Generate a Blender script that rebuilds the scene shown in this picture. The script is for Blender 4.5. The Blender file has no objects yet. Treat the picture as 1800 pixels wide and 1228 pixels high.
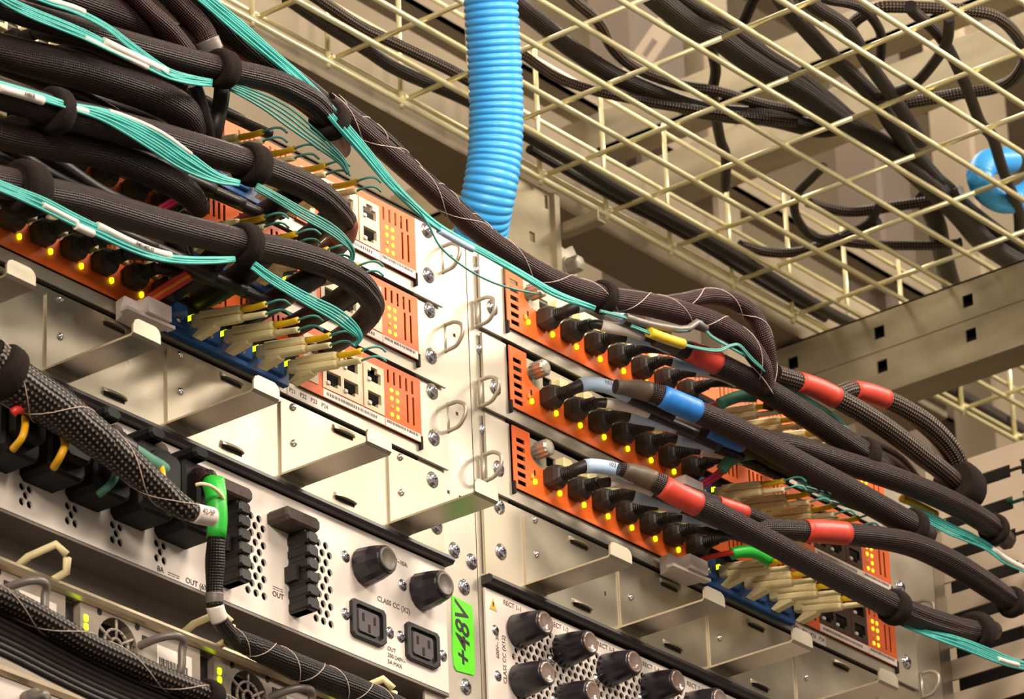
import bpy, math, random
from mathutils import Vector, Matrix
random.seed(7)
S = bpy.context.scene
COL = S.collection

# ------------------------------------------------------------------ camera
F = 8350.17
RR = Matrix(((0.62155223, -0.78246385, -0.03772461),
             (0.3134011, 0.29250857, -0.90344811),
             (0.71795026, 0.54971726, 0.42703438)))       # world -> camera (right, down, forward)
EYE = Vector((-2.64074767, -2.06159371, -1.57078896))
cam_d = bpy.data.cameras.new('camera')
cam = bpy.data.objects.new('camera', cam_d)
COL.objects.link(cam)
m = Matrix((RR[0], -RR[1], -RR[2])).transposed().to_4x4()
m.translation = EYE
cam.matrix_world = m
cam_d.sensor_fit = 'HORIZONTAL'
cam_d.sensor_width = 36.0
cam_d.lens = 36.0 * F / 1800.0
cam_d.clip_start = 0.05
cam_d.clip_end = 60
cam_d.dof.use_dof = True
cam_d.dof.focus_distance = 3.55
cam_d.dof.aperture_fstop = 24
S.camera = cam

# ------------------------------------------------------------------ world, lamps, exposure
W = bpy.data.worlds.new('room_air')
S.world = W
W.use_nodes = True
bg = W.node_tree.nodes['Background']
bg.inputs[0].default_value = (1.0, 0.86, 0.70, 1)
bg.inputs[1].default_value = 0.16


def area(name, loc, target, sx, sy, power, col):
    d = bpy.data.lights.new(name, 'AREA')
    d.shape = 'RECTANGLE'
    d.size, d.size_y, d.energy, d.color = sx, sy, power, col
    o = bpy.data.objects.new(name, d)
    COL.objects.link(o)
    o.location = loc
    o.rotation_euler = (Vector(target) - Vector(loc)).to_track_quat('-Z', 'Y').to_euler()
    return o


WARM = (1.0, 0.885, 0.735)
area('aisle_lamp', (-0.14, -0.85, 0.60), (-0.14, 0.0, -0.10), 0.5, 0.25, 7.4, WARM)
area('reflection_lamp', (0.95, -0.95, 0.56), (-0.10, 0.0, -0.10), 0.36, 0.12, 1.7, WARM)  # added off-frame lamp for the glow reflected in the left cover panel
area('left_fill_light', (-2.3, -1.9, 0.5), (-0.2, 0.0, -0.05), 1.2, 0.6, 30, WARM)  # added off-frame fill light that brightens fronts and left-facing sides
area('far_aisle_lamp', (1.5, -1.0, 1.3), (0.7, 0.3, 0.4), 1.2, 0.3, 17, WARM)
area('rear_aisle_lamp', (1.0, 0.62, 1.45), (1.0, 0.5, 0.0), 1.6, 0.3, 9, WARM)

S.view_settings.view_transform = 'Standard'
S.view_settings.look = 'None'
S.view_settings.gamma = 1
S.view_settings.exposure = 1.0
S.view_settings.use_curve_mapping = False

# ------------------------------------------------------------------ pixel rays -> world (photo frame 1800 x 1228)
RT = RR.transposed()


def ray(px, py):
    return RT @ Vector(((px - 900) / F, (py - 614) / F, 1.0))


def P(px, py, y):                       # point on the plane Y = y
    d = ray(px, py)
    return EYE + d * ((y - EYE.y) / d.y)


def PZ(px, py, z):                      # point on the plane Z = z
    d = ray(px, py)
    return EYE + d * ((z - EYE.z) / d.z)


def PX(px, py, x):
    d = ray(px, py)
    return EYE + d * ((x - EYE.x) / d.x)


def proj(w):
    c = RR @ (w - EYE)
    return Vector((900 + F * c.x / c.z, 614 + F * c.y / c.z))


# ------------------------------------------------------------------ materials
def lin(c):
    return tuple((v / 255 / 12.92) if v / 255 <= 0.04045 else ((v / 255 + 0.055) / 1.055) ** 2.4 for v in c)


def new_mat(name):
    mt = bpy.data.materials.new(name)
    mt.use_nodes = True
    nt = mt.node_tree
    return mt, nt, nt.nodes['Principled BSDF']


def mat(name, rgb, rough=0.5, metal=0.0, var=0.10, scale=60.0, bump=0.0, bscale=400.0, emit=None, estr=0.0,
        stretch=(1, 1, 1), spec=0.5, coat=0.0, rvar=0.0, trans=0.0):
    mt, nt, b = new_mat(name)
    N, L = nt.nodes, nt.links
    tc = N.new('ShaderNodeTexCoord')
    mp = N.new('ShaderNodeMapping')
    mp.inputs['Scale'].default_value = stretch
    L.new(tc.outputs['Object'], mp.inputs[0])
    c = lin(rgb)
    if var:
        nz = N.new('ShaderNodeTexNoise')
        nz.inputs['Scale'].default_value = scale
        nz.inputs['Detail'].default_value = 4
        L.new(mp.outputs[0], nz.inputs[0])
        rp = N.new('ShaderNodeValToRGB')
        rp.color_ramp.elements[0].position = 0.3
        rp.color_ramp.elements[1].position = 0.7
        rp.color_ramp.elements[0].color = (*[max(0, v * (1 - var)) for v in c], 1)
        rp.color_ramp.elements[1].color = (*[min(1, v * (1 + var)) for v in c], 1)
        L.new(nz.outputs['Fac'], rp.inputs[0])
        L.new(rp.outputs[0], b.inputs['Base Color'])
        if rvar:
            mr = N.new('ShaderNodeMapRange')
            mr.inputs['To Min'].default_value = max(0.05, rough - rvar)
            mr.inputs['To Max'].default_value = rough + rvar
            mr.inputs['From Min'].default_value = 0.3
            mr.inputs['From Max'].default_value = 0.7
            L.new(nz.outputs['Fac'], mr.inputs['Value'])
            L.new(mr.outputs[0], b.inputs['Roughness'])
    else:
        b.inputs['Base Color'].default_value = (*c, 1)
    if not rvar:
        b.inputs['Roughness'].default_value = rough
    b.inputs['Metallic'].default_value = metal
    b.inputs['Specular IOR Level'].default_value = spec
    b.inputs['Coat Weight'].default_value = coat
    if trans:
        b.inputs['Transmission Weight'].default_value = trans
    if bump:
        n2 = N.new('ShaderNodeTexNoise')
        n2.inputs['Scale'].default_value = bscale
        n2.inputs['Detail'].default_value = 3
        L.new(mp.outputs[0], n2.inputs[0])
        bp = N.new('ShaderNodeBump')
        bp.inputs['Strength'].default_value = bump
        bp.inputs['Distance'].default_value = 0.001
        L.new(n2.outputs['Fac'], bp.inputs['Height'])
        L.new(bp.outputs[0], b.inputs['Normal'])
    if emit:
        b.inputs['Emission Color'].default_value = (*lin(emit), 1)
        b.inputs['Emission Strength'].default_value = estr
    return mt


def braid_mat(name, dark, light, pitch=0.0021, rough=0.42, strength=0.55, light_amt=1.0):
    """woven expandable sleeve: crossing strands laid out along the tube's own UV (metres)"""
    mt, nt, b = new_mat(name)
    N, L = nt.nodes, nt.links
    uv = N.new('ShaderNodeUVMap')
    sp = N.new('ShaderNodeSeparateXYZ')
    L.new(uv.outputs[0], sp.inputs[0])

    def mth(op, a, bb=None, v=None):
        n = N.new('ShaderNodeMath')
        n.operation = op
        L.new(a, n.inputs[0])
        if bb is not None:
            L.new(bb, n.inputs[1])
        elif v is not None:
            n.inputs[1].default_value = v
        return n.outputs[0]
    k = 2 * math.pi / pitch
    su = mth('SINE', mth('MULTIPLY', mth('ADD', sp.outputs[0], sp.outputs[1]), v=k * 0.5))
    sv = mth('SINE', mth('MULTIPLY', mth('SUBTRACT', sp.outputs[0], sp.outputs[1]), v=k * 0.5))
    pr = mth('MULTIPLY', su, sv)
    rp = N.new('ShaderNodeValToRGB')
    rp.color_ramp.elements[0].position = 0.35
    rp.color_ramp.elements[1].position = 0.85
    rp.color_ramp.elements[0].color = (*lin(dark), 1)
    rp.color_ramp.elements[1].color = (*lin(light), 1)
    L.new(pr, rp.inputs[0])
    L.new(rp.outputs[0], b.inputs['Base Color'])
    bp = N.new('ShaderNodeBump')
    bp.inputs['Strength'].default_value = strength
    bp.inputs['Distance'].default_value = 0.0008
    L.new(pr, bp.inputs['Height'])
    L.new(bp.outputs[0], b.inputs['Normal'])
    b.inputs['Roughness'].default_value = rough
    b.inputs['Specular IOR Level'].default_value = 0.32
    return mt


M = {}
M['steel'] = mat('bare_steel_sheet', (192, 182, 166), 0.40, 0.55, 0.10, 14, 0.06, 900, rvar=0.12)
M['steel_dark'] = mat('cover_steel_sheet', (182, 171, 152), 0.36, 0.72, 0.16, 9, 0.10, 60, rvar=0.12)
M['galv'] = mat('galvanised_beam', (178, 166, 140), 0.48, 0.6, 0.22, 22, 0.08, 300, stretch=(1, .35, 1.4), rvar=0.1)
M['white_panel'] = mat('white_painted_panel', (232, 218, 208), 0.42, 0.0, 0.03, 30)
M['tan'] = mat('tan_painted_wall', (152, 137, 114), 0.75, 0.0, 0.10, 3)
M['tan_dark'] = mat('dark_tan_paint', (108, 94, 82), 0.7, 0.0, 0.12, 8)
M['grey_alu'] = mat('grey_aluminium', (124, 114, 108), 0.45, 0.3, 0.08, 40)
M['rail'] = mat('bright_rail', (196, 178, 150), 0.3, 0.75, 0.1, 40)
M['orange'] = mat('orange_faceplate', (240, 104, 34), 0.5, 0.0, 0.05, 60)
M['board'] = mat('port_field_grey', (196, 182, 158), 0.5, 0.2, 0.08, 80)
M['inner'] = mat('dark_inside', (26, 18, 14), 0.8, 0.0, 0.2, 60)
M['blue_plate'] = mat('blue_fibre_plate', (28, 82, 150), 0.45, 0.0, 0.12, 60)
M['cream'] = mat('cream_plug_plastic', (250, 232, 178), 0.45, 0.0, 0.06, 120)
M['white_pl'] = mat('white_plastic', (232, 216, 210), 0.45, 0.0, 0.04, 120)
M['port'] = mat('port_plastic', (226, 206, 172), 0.45, 0.0, 0.06, 200)
M['yellow'] = mat('yellow_boot', (232, 188, 22), 0.45, 0.0, 0.08, 200)
M['green_lever'] = mat('green_lever', (122, 150, 84), 0.5, 0.0, 0.1, 200)
M['chrome'] = mat('bright_screw', (222, 218, 224), 0.16, 0.95, 0.06, 500)
M['recess'] = mat('screw_recess', (60, 52, 70), 0.4, 0.6, 0.1, 100)
M['wire'] = mat('zinc_yellow_wire', (255, 240, 190), 0.24, 0.4, 0.08, 40, 0.04, 300)
M['black_pl'] = mat('black_plastic', (22, 16, 15), 0.5, 0.0, 0.2, 120, 0.05, 900)
M['hood'] = mat('black_plug_hood', (54, 42, 36), 0.5, 0.0, 0.25, 250, 0.2, 700)
M['black_rub'] = mat('black_rubber_strip', (44, 34, 36), 0.45, 0.0, 0.15, 60)
M['knob_black'] = mat('black_knob', (34, 27, 36), 0.32, 0.0, 0.1, 100)
M['knob_cap'] = mat('grey_fuse_window', (100, 90, 80), 0.45, 0.0, 0.2, 120)
M['clear_cap'] = mat('clear_fuse_window', (150, 128, 120), 0.12, 0.35, 0.2, 120)
M['grey_rub'] = mat('grey_rubber_cap', (74, 61, 54), 0.8, 0.0, 0.25, 200, 0.3, 500)
M['strap'] = mat('black_hook_and_loop', (38, 28, 24), 0.95, 0.0, 0.3, 500, 0.7, 1300, spec=0.2)
M['braid'] = braid_mat('braided_sleeve', (23, 11, 12), (92, 60, 55), 0.0017)
M['braid_red'] = braid_mat('red_brown_braided_sleeve', (32, 11, 13), (100, 54, 50), 0.0017)
M['braid_black'] = braid_mat('black_braided_sleeve', (17, 11, 11), (74, 54, 48), 0.0020)
M['braid_rope'] = braid_mat('stitched_braided_sleeve', (16, 11, 11), (142, 118, 102), 0.0040)
M['braid_tray'] = braid_mat('tray_braided_sleeve', (30, 21, 18), (92, 70, 56), 0.0022)
M['braid_coarse'] = braid_mat('coarse_braided_sleeve', (30, 22, 20), (150, 120, 98), 0.0030)
M['black_cable'] = mat('black_cable_jacket', (38, 28, 26), 0.45, 0.0, 0.2, 200, 0.1, 900)
M['teal'] = mat('aqua_fibre', (70, 178, 170), 0.4, 0.0, 0.1, 120)
M['teal_dim'] = mat('muted_aqua_fibre', (76, 150, 140), 0.45, 0.0, 0.12, 120)  # duller, slightly darker aqua
M['conduit'] = mat('blue_corrugated_plastic', (70, 176, 255), 0.36, 0.0, 0.04, 60)
M['lab_white'] = mat('white_label', (240, 226, 216), 0.5, 0.0, 0.04, 200)
M['lab_blue'] = mat('pale_blue_label', (186, 210, 240), 0.4, 0.0, 0.05, 200)
M['sleeve_blue'] = mat('blue_tape', (40, 122, 204), 0.45, 0.0, 0.1, 120)
M['sleeve_red'] = mat('red_tape', (206, 66, 50), 0.45, 0.0, 0.1, 120)
M['lab_yellow'] = mat('yellow_label', (232, 196, 40), 0.45, 0.0, 0.05, 120)
M['green_tape'] = mat('green_tape', (46, 190, 60), 0.4, 0.0, 0.08, 120)
M['lime_tape'] = mat('lime_green_tape', (96, 222, 20), 0.35, 0.0, 0.06, 90, 0.25, 120)
M['green_sleeve'] = mat('dull_green_sleeve', (72, 128, 104), 0.6, 0.0, 0.15, 120)
M['red_wire'] = mat('red_wire', (214, 52, 40), 0.4, 0.0, 0.05, 120)
M['orange_wire'] = mat('orange_wire', (240, 140, 24), 0.4, 0.0, 0.05, 120)
M['magenta_wire'] = mat('magenta_wire', (190, 36, 72), 0.4, 0.0, 0.05, 120)
M['yellow_wire'] = mat('yellow_wire', (240, 176, 26), 0.4, 0.0, 0.05, 120)
M['ink'] = mat('black_ink', (30, 24, 26), 0.6, 0.0, 0.0)
M['ink_grey'] = mat('grey_ink', (110, 92, 88), 0.6, 0.0, 0.0)
M['thread'] = mat('pale_tracer_thread', (206, 184, 172), 0.5, 0.0, 0.1, 200)
M['led_y'] = mat('yellow_green_lamp', (220, 230, 20), 0.4, 0.0, 0.0, emit=(206, 236, 16), estr=1.6)
M['led_a'] = mat('amber_lamp', (255, 200, 40), 0.4, 0.0, 0.0, emit=(255, 186, 22), estr=1.5)
M['led_g'] = mat('green_lamp', (190, 240, 20), 0.4, 0.0, 0.0, emit=(196, 240, 10), estr=1.6)
M['amber_pipe'] = mat('amber_light_pipe', (236, 160, 30), 0.35, 0.0, 0.0)
M['fan_grey'] = mat('grey_fan_plastic', (156, 142, 128), 0.5, 0.0, 0.06, 80)
M['warn'] = mat('warning_yellow', (222, 170, 60), 0.5, 0.0, 0.0)
M['duct'] = mat('ivory_duct_plastic', (186, 168, 148), 0.55, 0.0, 0.05, 30)
M['red_end'] = mat('red_brown_end_sleeve', (140, 70, 58), 0.5, 0.0, 0.15, 120)
M['jack_dark'] = mat('dark_jack', (70, 54, 44), 0.3, 0.5, 0.2, 300)
M['plug_black'] = mat('matt_black_plug', (13, 10, 10), 0.65, 0.0, 0.2, 120, spec=0.3)
M['core_grey'] = mat('dark_outlet_core', (78, 67, 70), 0.6, 0.0, 0.1, 100)
M['shrink'] = mat('brown_heat_shrink', (92, 76, 62), 0.5, 0.0, 0.15, 120)
M['floor_m'] = mat('floor_tile', (84, 78, 72), 0.5, 0.0, 0.1, 6)


# ------------------------------------------------------------------ geometry helpers
class MB:
    def __init__(s):
        s.v, s.f, s.uv, s.sm = [], [], [], []

    def face(s, idx, uv=None, smooth=False):
        s.f.append(tuple(idx))
        s.uv.append(uv)
        s.sm.append(smooth)

    def add(s, vs):
        n = len(s.v)
        s.v.extend(Vector(p) for p in vs)
        return n

    def box(s, x0, x1, y0, y1, z0, z1):
        n = s.add([(x0, y0, z0), (x1, y0, z0), (x1, y1, z0), (x0, y1, z0), (x0, y0, z1), (x1, y0, z1), (x1, y1, z1), (x0, y1, z1)])
        for q in ((0, 3, 2, 1), (4, 5, 6, 7), (0, 1, 5, 4), (1, 2, 6, 5), (2, 3, 7, 6), (3, 0, 4, 7)):
            s.face([n + i for i in q])
        return s

    def cbox(s, x0, x1, y0, y1, z0, z1, c=0.0015):
        """box with its X-Z outline chamfered (axis along Y) and its front rim bevelled"""
        o = [(x0 + c, z0), (x1 - c, z0), (x1, z0 + c), (x1, z1 - c), (x1 - c, z1), (x0 + c, z1), (x0, z1 - c), (x0, z0 + c)]
        cx, cz = (x0 + x1) / 2, (z0 + z1) / 2
        kx, kz = 1 - c / (x1 - x0), 1 - c / (z1 - z0)
        inn = [(cx + (a - cx) * kx, cz + (b - cz) * kz) for a, b in o]
        return s.loft([[(a, y1, b) for a, b in o], [(a, y0 + c * .6, b) for a, b in o], [(a, y0, b) for a, b in inn]])

    def loft(s, rings, cap=True, smooth=False):
        n0 = None
        k = len(rings[0])
        st = []
        for r in rings:
            st.append(s.add(r))
        for a, b in zip(st[:-1], st[1:]):
            for i in range(k):
                j = (i + 1) % k
                s.face((a + i, a + j, b + j, b + i), smooth=smooth)
        if cap:
            s.face([st[0] + i for i in range(k)][::-1])
            s.face([st[-1] + i for i in range(k)])
        return s

    def prism(s, poly, y0, y1):
        """polygon in X-Z pushed through Y"""
        return s.loft([[(a, y1, b) for a, b in poly], [(a, y0, b) for a, b in poly]])

    def prism_x(s, poly, x0, x1):
        """polygon in Y-Z pushed through X"""
        return s.loft([[(x0, a, b) for a, b in poly], [(x1, a, b) for a, b in poly]])

    def lathe_y(s, cx, cz, prof, seg=20, smooth=True):
        """profile [(y, r)...] turned about an axis along Y"""
        rings = []
        for y, r in prof:
            rings.append([(cx + r * math.cos(2 * math.pi * i / seg), y, cz + r * math.sin(2 * math.pi * i / seg)) for i in range(seg)])
        return s.loft(rings, True, smooth)

    def lathe(s, p0, ax, prof, seg=16, smooth=True):
        ax = Vector(ax).normalized()
        u = ax.orthogonal().normalized()
        w = ax.cross(u)
        p0 = Vector(p0)
        return s.loft([[p0 + ax * d + (u * math.cos(2 * math.pi * i / seg) + w * math.sin(2 * math.pi * i / seg)) * r for i in range(seg)] for d, r in prof], True, smooth)

    def bar(s, a, b, r, seg=8):
        a, b = Vector(a), Vector(b)
        return s.lathe(a, b - a, [(0, r), ((b - a).length, r)], seg)

    def plate(s, x0, x1, z0, z1, holes, y0, y1):
        """flat plate in X-Z with rectangular holes cut through; walls follow every hole"""
        xs = sorted({x0, x1, *[v for h in holes for v in h[:2] if x0 < v < x1]})
        zs = sorted({z0, z1, *[v for h in holes for v in h[2:] if z0 < v < z1]})

        def solid(i, j):
            if not (0 <= i < len(xs) - 1 and 0 <= j < len(zs) - 1):
                return False
            cx, cz = (xs[i] + xs[i + 1]) / 2, (zs[j] + zs[j + 1]) / 2
            return not any(h[0] < cx < h[1] and h[2] < cz < h[3] for h in holes)
        nf = s.add([(x, y0, z) for x in xs for z in zs])
        nb = s.add([(x, y1, z) for x in xs for z in zs])
        k = len(zs)
        for i in range(len(xs) - 1):
            for j in range(len(zs) - 1):
                if not solid(i, j):
                    continue
                a, b, c, d = i * k + j, (i + 1) * k + j, (i + 1) * k + j + 1, i * k + j + 1
                s.face((nf + a, nf + b, nf + c, nf + d))
                s.face((nb + d, nb + c, nb + b, nb + a))
                for (di, dj, e, g) in ((-1, 0, d, a), (1, 0, b, c), (0, -1, a, b), (0, 1, c, d)):
                    if not solid(i + di, j + dj):
                        s.face((nf + g, nf + e, nb + e, nb + g))
        return s

    def perf(s, x0, x1, z0, z1, pitch, r, y0, y1, seg=8):
        """sheet perforated with staggered round holes"""
        h = pitch * 0.866
        rows = max(1, int(round((z1 - z0) / h)))
        h = (z1 - z0) / rows
        cols = max(1, int(round((x1 - x0) / pitch)))
        w = (x1 - x0) / cols
        for j in range(rows):
            za, zb = z0 + j * h, z0 + (j + 1) * h
            off = (j % 2) * w / 2
            if off:
                s.box(x0, x0 + off, y0, y1, za, zb)
                s.box(x1 - (w - off), x1, y0, y1, za, zb)
            for i in range(cols - (1 if off else 0)):
                xa = x0 + off + i * w
                cx, cz = xa + w / 2, (za + zb) / 2
                outer = [(xa + w, cz), (xa + w, zb), (cx, zb), (xa, zb), (xa, cz), (xa, za), (cx, za), (xa + w, za)]
                inn = [(cx + r * math.cos(2 * math.pi * q / 8), cz + r * math.sin(2 * math.pi * q / 8)) for q in range(8)]
                a = s.add([(p, y0, q) for p, q in outer])
                b = s.add([(p, y0, q) for p, q in inn])
                c = s.add([(p, y1, q) for p, q in inn])
                for q in range(8):
                    t = (q + 1) % 8
                    s.face((a + q, a + t, b + t, b + q))
                    s.face((b + q, b + t, c + t, c + q))
        return s

    def tube(s, path, rad, seg=12, ridges=None, cap=True):
        """path: Path; rad: radius or list per sample; ridges: (count, [amp per sample])"""
        pts = path.p
        n = len(pts)
        R_ = rad if isinstance(rad, (list, tuple)) else [rad] * n
        fr = path.frames()
        st = []
        dist = path.d
        for i in range(n):
            u, w = fr[i]
            ring = []
            for q in range(seg):
                a = 2 * math.pi * q / seg
                r = R_[i]
                if ridges:
                    r *= 1 + ridges[1][i] * (abs(math.cos(a * ridges[0] / 2)) - 0.6)
                ring.append(pts[i] + (u * math.cos(a) + w * math.sin(a)) * r)
            st.append(s.add(ring))
        for i in range(n - 1):
            c0, c1 = R_[i] * 2 * math.pi, R_[i + 1] * 2 * math.pi
            cm = (c0 + c1) / 2
            for q in range(seg):
                t = (q + 1) % seg
                va, vb = cm * q / seg, cm * (q + 1) / seg
                s.face((st[i] + q, st[i] + t, st[i + 1] + t, st[i + 1] + q),
                       ((dist[i], va), (dist[i], vb), (dist[i + 1], vb), (dist[i + 1], va)), True)
        if cap:
            s.face([st[0] + q for q in range(seg)][::-1])
            s.face([st[-1] + q for q in range(seg)])
        return s

    def build(s, name, mt, parent=None, loc=None):
        me = bpy.data.meshes.new(name)
        off = Vector((0, 0, 0))
        if parent is not None:
            off = world_loc(parent)
            if loc is not None:
                off = off + Vector(loc)
        elif loc is not None:
            off = Vector(loc)
        else:
            lo = Vector([min(v[i] for v in s.v) for i in range(3)])
            hi = Vector([max(v[i] for v in s.v) for i in range(3)])
            off = Vector(((lo.x + hi.x) / 2, (lo.y + hi.y) / 2, lo.z))
        me.from_pydata([tuple(v - off) for v in s.v], [], s.f)
        me.polygons.foreach_set('use_smooth', s.sm)
        if any(u is not None for u in s.uv):
            uvl = me.uv_layers.new(name='UVMap')
            data = []
            for f_, u in zip(s.f, s.uv):
                for k in range(len(f_)):
                    data.extend(u[k] if u else (0.0, 0.0))
            uvl.data.foreach_set('uv', data)
        me.validate()
        me.materials.append(mt)
        o = bpy.data.objects.new(name, me)
        COL.objects.link(o)
        if parent is not None:
            o.parent = parent
            if loc is not None:
                o.location = loc
        else:
            o.location = off
        return o


def world_loc(o):
    l = Vector(o.location)
    while o.parent is not None:
        o = o.parent
        l = l + Vector(o.location)
    return l


class Path:
    def __init__(s, pts, per=6):
        pts = [Vector(p) for p in pts]
        s.ctrl = pts
        if len(pts) == 2:
            out = [pts[0].lerp(pts[1], i / per) for i in range(per + 1)]
            s.t = [i / per for i in range(per + 1)]
        else:
            e = [pts[0] * 2 - pts[1]] + pts + [pts[-1] * 2 - pts[-2]]
            out, s.t = [], []
            for i in range(1, len(e) - 2):
                a, b, c, d = e[i - 1:i + 3]
                for k in range(per):
                    t = k / per
                    out.append(0.5 * ((2 * b) + (c - a) * t + (2 * a - 5 * b + 4 * c - d) * t * t + (3 * b - a - 3 * c + d) * t ** 3))
                    s.t.append(i - 1 + t)
            out.append(pts[-1])
            s.t.append(len(pts) - 1)
        s._set(out)

    def _set(s, out):
        s.p = out
        s.d = [0.0]
        for a, b in zip(out[:-1], out[1:]):
            s.d.append(s.d[-1] + (b - a).length)
        s._fr = None

    def frames(s):
        if s._fr is None:
            p = s.p
            n = len(p)
            tan = [(p[min(i + 1, n - 1)] - p[max(i - 1, 0)]).normalized() for i in range(n)]
            u = Vector((0, 0, 1)) - tan[0] * tan[0].z
            if u.length < 0.05:
                u = tan[0].orthogonal()
            u.normalize()
            fr = []
            for i in range(n):
                u = u - tan[i] * tan[i].dot(u)
                u.normalize()
                fr.append((u.copy(), tan[i].cross(u)))
            s._fr = fr
            s.tan = tan
        return s._fr

    def near(s, px):
        px = Vector(px)
        return min(range(len(s.p)), key=lambda i: (proj(s.p[i]) - px).length_squared)

    def interp(s, vals):
        """values given per control point -> per sample"""
        out = []
        for t in s.t:
            i = min(int(t), len(vals) - 2)
            f = t - i
            f = f * f * (3 - 2 * f)
            out.append(vals[i] * (1 - f) + vals[i + 1] * f)
        return out

    def at(s, d):
        d = max(0, min(s.d[-1], d))
        for i in range(len(s.d) - 1):
            if s.d[i + 1] >= d:
                f = (d - s.d[i]) / max(1e-9, s.d[i + 1] - s.d[i])
                return s.p[i].lerp(s.p[i + 1], f)
        return s.p[-1]

    def sub(s, d0, d1, n=8):
        q = Path.__new__(Path)
        q.t = [i for i in range(n + 1)]
        q._set([s.at(d0 + (d1 - d0) * i / n) for i in range(n + 1)])
        return q


def thing(name, label, cat, loc=(0, 0, 0), group=None):
    o = bpy.data.objects.new(name, None)
    o.empty_display_size = 0.01
    COL.objects.link(o)
    o.location = loc
    o['label'] = label
    o['category'] = cat
    if group:
        o['group'] = group
    return o


def solo(name, mb, mt, label, cat, group=None):
    o = mb.build(name, mt)
    o['label'] = label
    o['category'] = cat
    if group:
        o['group'] = group
    return o


def struct(name, mb, mt, parent=None):
    o = mb.build(name, mt, parent)
    if parent is None:
        o['kind'] = 'structure'
    return o


def dup(root, shift, label, group=None):
    r = root.copy()
    COL.objects.link(r)
    r.location = Vector(root.location) + Vector(shift)
    r['label'] = label
    if group:
        r['group'] = group
    for ch in list(root.children):
        c = ch.copy()
        COL.objects.link(c)
        c.parent = r
        for g in list(ch.children):
            d = g.copy()
            COL.objects.link(d)
            d.parent = c
    return r


def ppath(pts, y=None, per=6):
    """photo points (px, py[, Y]) -> Path in the world"""
    return Path([P(q[0], q[1], q[2] if len(q) > 2 else y) for q in pts], per)


def text_mesh(s, size, mt, parent, mw, extr=0.00012, bold=0.0, name='lettering', shear=0.0, align='CENTER', spacing=1.0):
    """flat lettering; mw places the text plane in the world"""
    cu = bpy.data.curves.new('txt', 'FONT')
    cu.body = s
    cu.size = size
    cu.extrude = extr
    cu.offset = bold
    cu.shear = shear
    cu.space_character = spacing
    cu.align_x = align
    cu.align_y = 'CENTER'
    cu.resolution_u = 3
    to = bpy.data.objects.new('txt', cu)
    COL.objects.link(to)
    dg = bpy.context.evaluated_depsgraph_get()
    me = bpy.data.meshes.new_from_object(to.evaluated_get(dg))
    bpy.data.objects.remove(to)
    bpy.data.curves.remove(cu)
    off = world_loc(parent)
    me.transform(Matrix.Translation(-off) @ mw)
    me.name = name
    me.materials.clear()
    me.materials.append(mt)
    o = bpy.data.objects.new(name, me)
    COL.objects.link(o)
    o.parent = parent
    return o


RX = Matrix.Rotation(math.pi / 2, 4, 'X')


def face_text(s, x, z, size, parent, y=-0.0005, mt=None, rot=0.0, **k):
    mw = Matrix.Translation((x, y, z)) @ RX @ Matrix.Rotation(rot, 4, 'Z')
    return text_mesh(s, size, mt or M['ink'], parent, mw, **k)


def path_text(s, path, px, size, r, parent, mt=None, up=0.0):
    i = path.near(px)
    path.frames()
    t = path.tan[i]
    if (proj(path.p[i] + t * .01) - proj(path.p[i])).x < 0:
        t = -t
    nrm = (EYE - path.p[i]).normalized()
    nrm = nrm - t * nrm.dot(t)
    nrm.normalize()
    w = nrm.cross(t)
    if up:
        nrm = (nrm + w * up).normalized()
        w = nrm.cross(t)
    mw = Matrix((t, w, nrm)).transposed().to_4x4()
    mw.translation = path.p[i] + nrm * (r + 0.0003)
    return text_mesh(s, size, mt or M['ink_grey'], parent, mw)


def screw(mb, x, y, z, r, h=None):
    h = h or r * 0.62
    mb.lathe_y(x, z, [(y, r * 1.25), (y - h * .18, r * 1.25), (y - h * .2, r), (y - h * .62, r * .93), (y - h * .9, r * .62), (y - h, r * .2)], 14)


def screw_obj(parent, x, y, z, r, name='screw', rot=0.4):
    b = MB()
    screw(b, x, y, z, r)
    o = b.build(name, M['chrome'], parent, loc=Vector((x, y, z)) - world_loc(parent))
    c = MB()
    h = r * 0.62
    ca, sa = math.cos(rot), math.sin(rot)
    for k in range(2):
        dx, dz = (ca, sa) if k == 0 else (-sa, ca)
        L_, w_ = r * .52, r * .14
        q = [(x + dx * L_ - dz * w_, z + dz * L_ + dx * w_), (x + dx * L_ + dz * w_, z + dz * L_ - dx * w_),
             (x - dx * L_ + dz * w_, z - dz * L_ - dx * w_), (x - dx * L_ - dz * w_, z - dz * L_ + dx * w_)]
        c.prism(q, y - h * 1.03, y - h * .5)
    c.build('cross_recess', M['recess'], o)
    return o


# ------------------------------------------------------------------ setting
struct('floor', MB().box(-4.5, 3.0, -4.5, 1.2, -2.75, -2.7), M['floor_m'])
struct('ceiling', MB().box(-1.2, 3.0, -0.9, 1.2, 1.6, 1.66), M['tan'])
wb = struct('wall_back', MB().box(-4.5, 3.0, 1.1, 1.2, -2.7, 1.6), M['tan'])
struct('wall_right', MB().box(2.9, 3.0, -0.9, 1.1, -2.7, 1.6), M['tan'])

# ------------------------------------------------------------------ the two rack uprights and the right-hand one
RP = 0.642          # rack pitch
PITCH = 0.0692      # height of one switch unit


def d_ring(parent, x, z, top=0.021):
    # wire lashing ring standing out from the post
    pts = [(x, 0.001, z - .011), (x, -0.004, z - .011), (x, -0.012, z - .0095), (x, -0.018, z - .002), (x, -0.0175, z + .006), (x, -0.011, z + .0105), (x, -0.004, z + .011), (x, 0.001, z + .011)]
    b = MB()
    p = Path(pts, 5)
    b.tube(p, 0.0016, 8)
    b.bar((x, -.0005, z - .0125), (x, -.0005, z + .0125), .0016)
    b.build('lashing_ring', M['steel'], parent)


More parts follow.
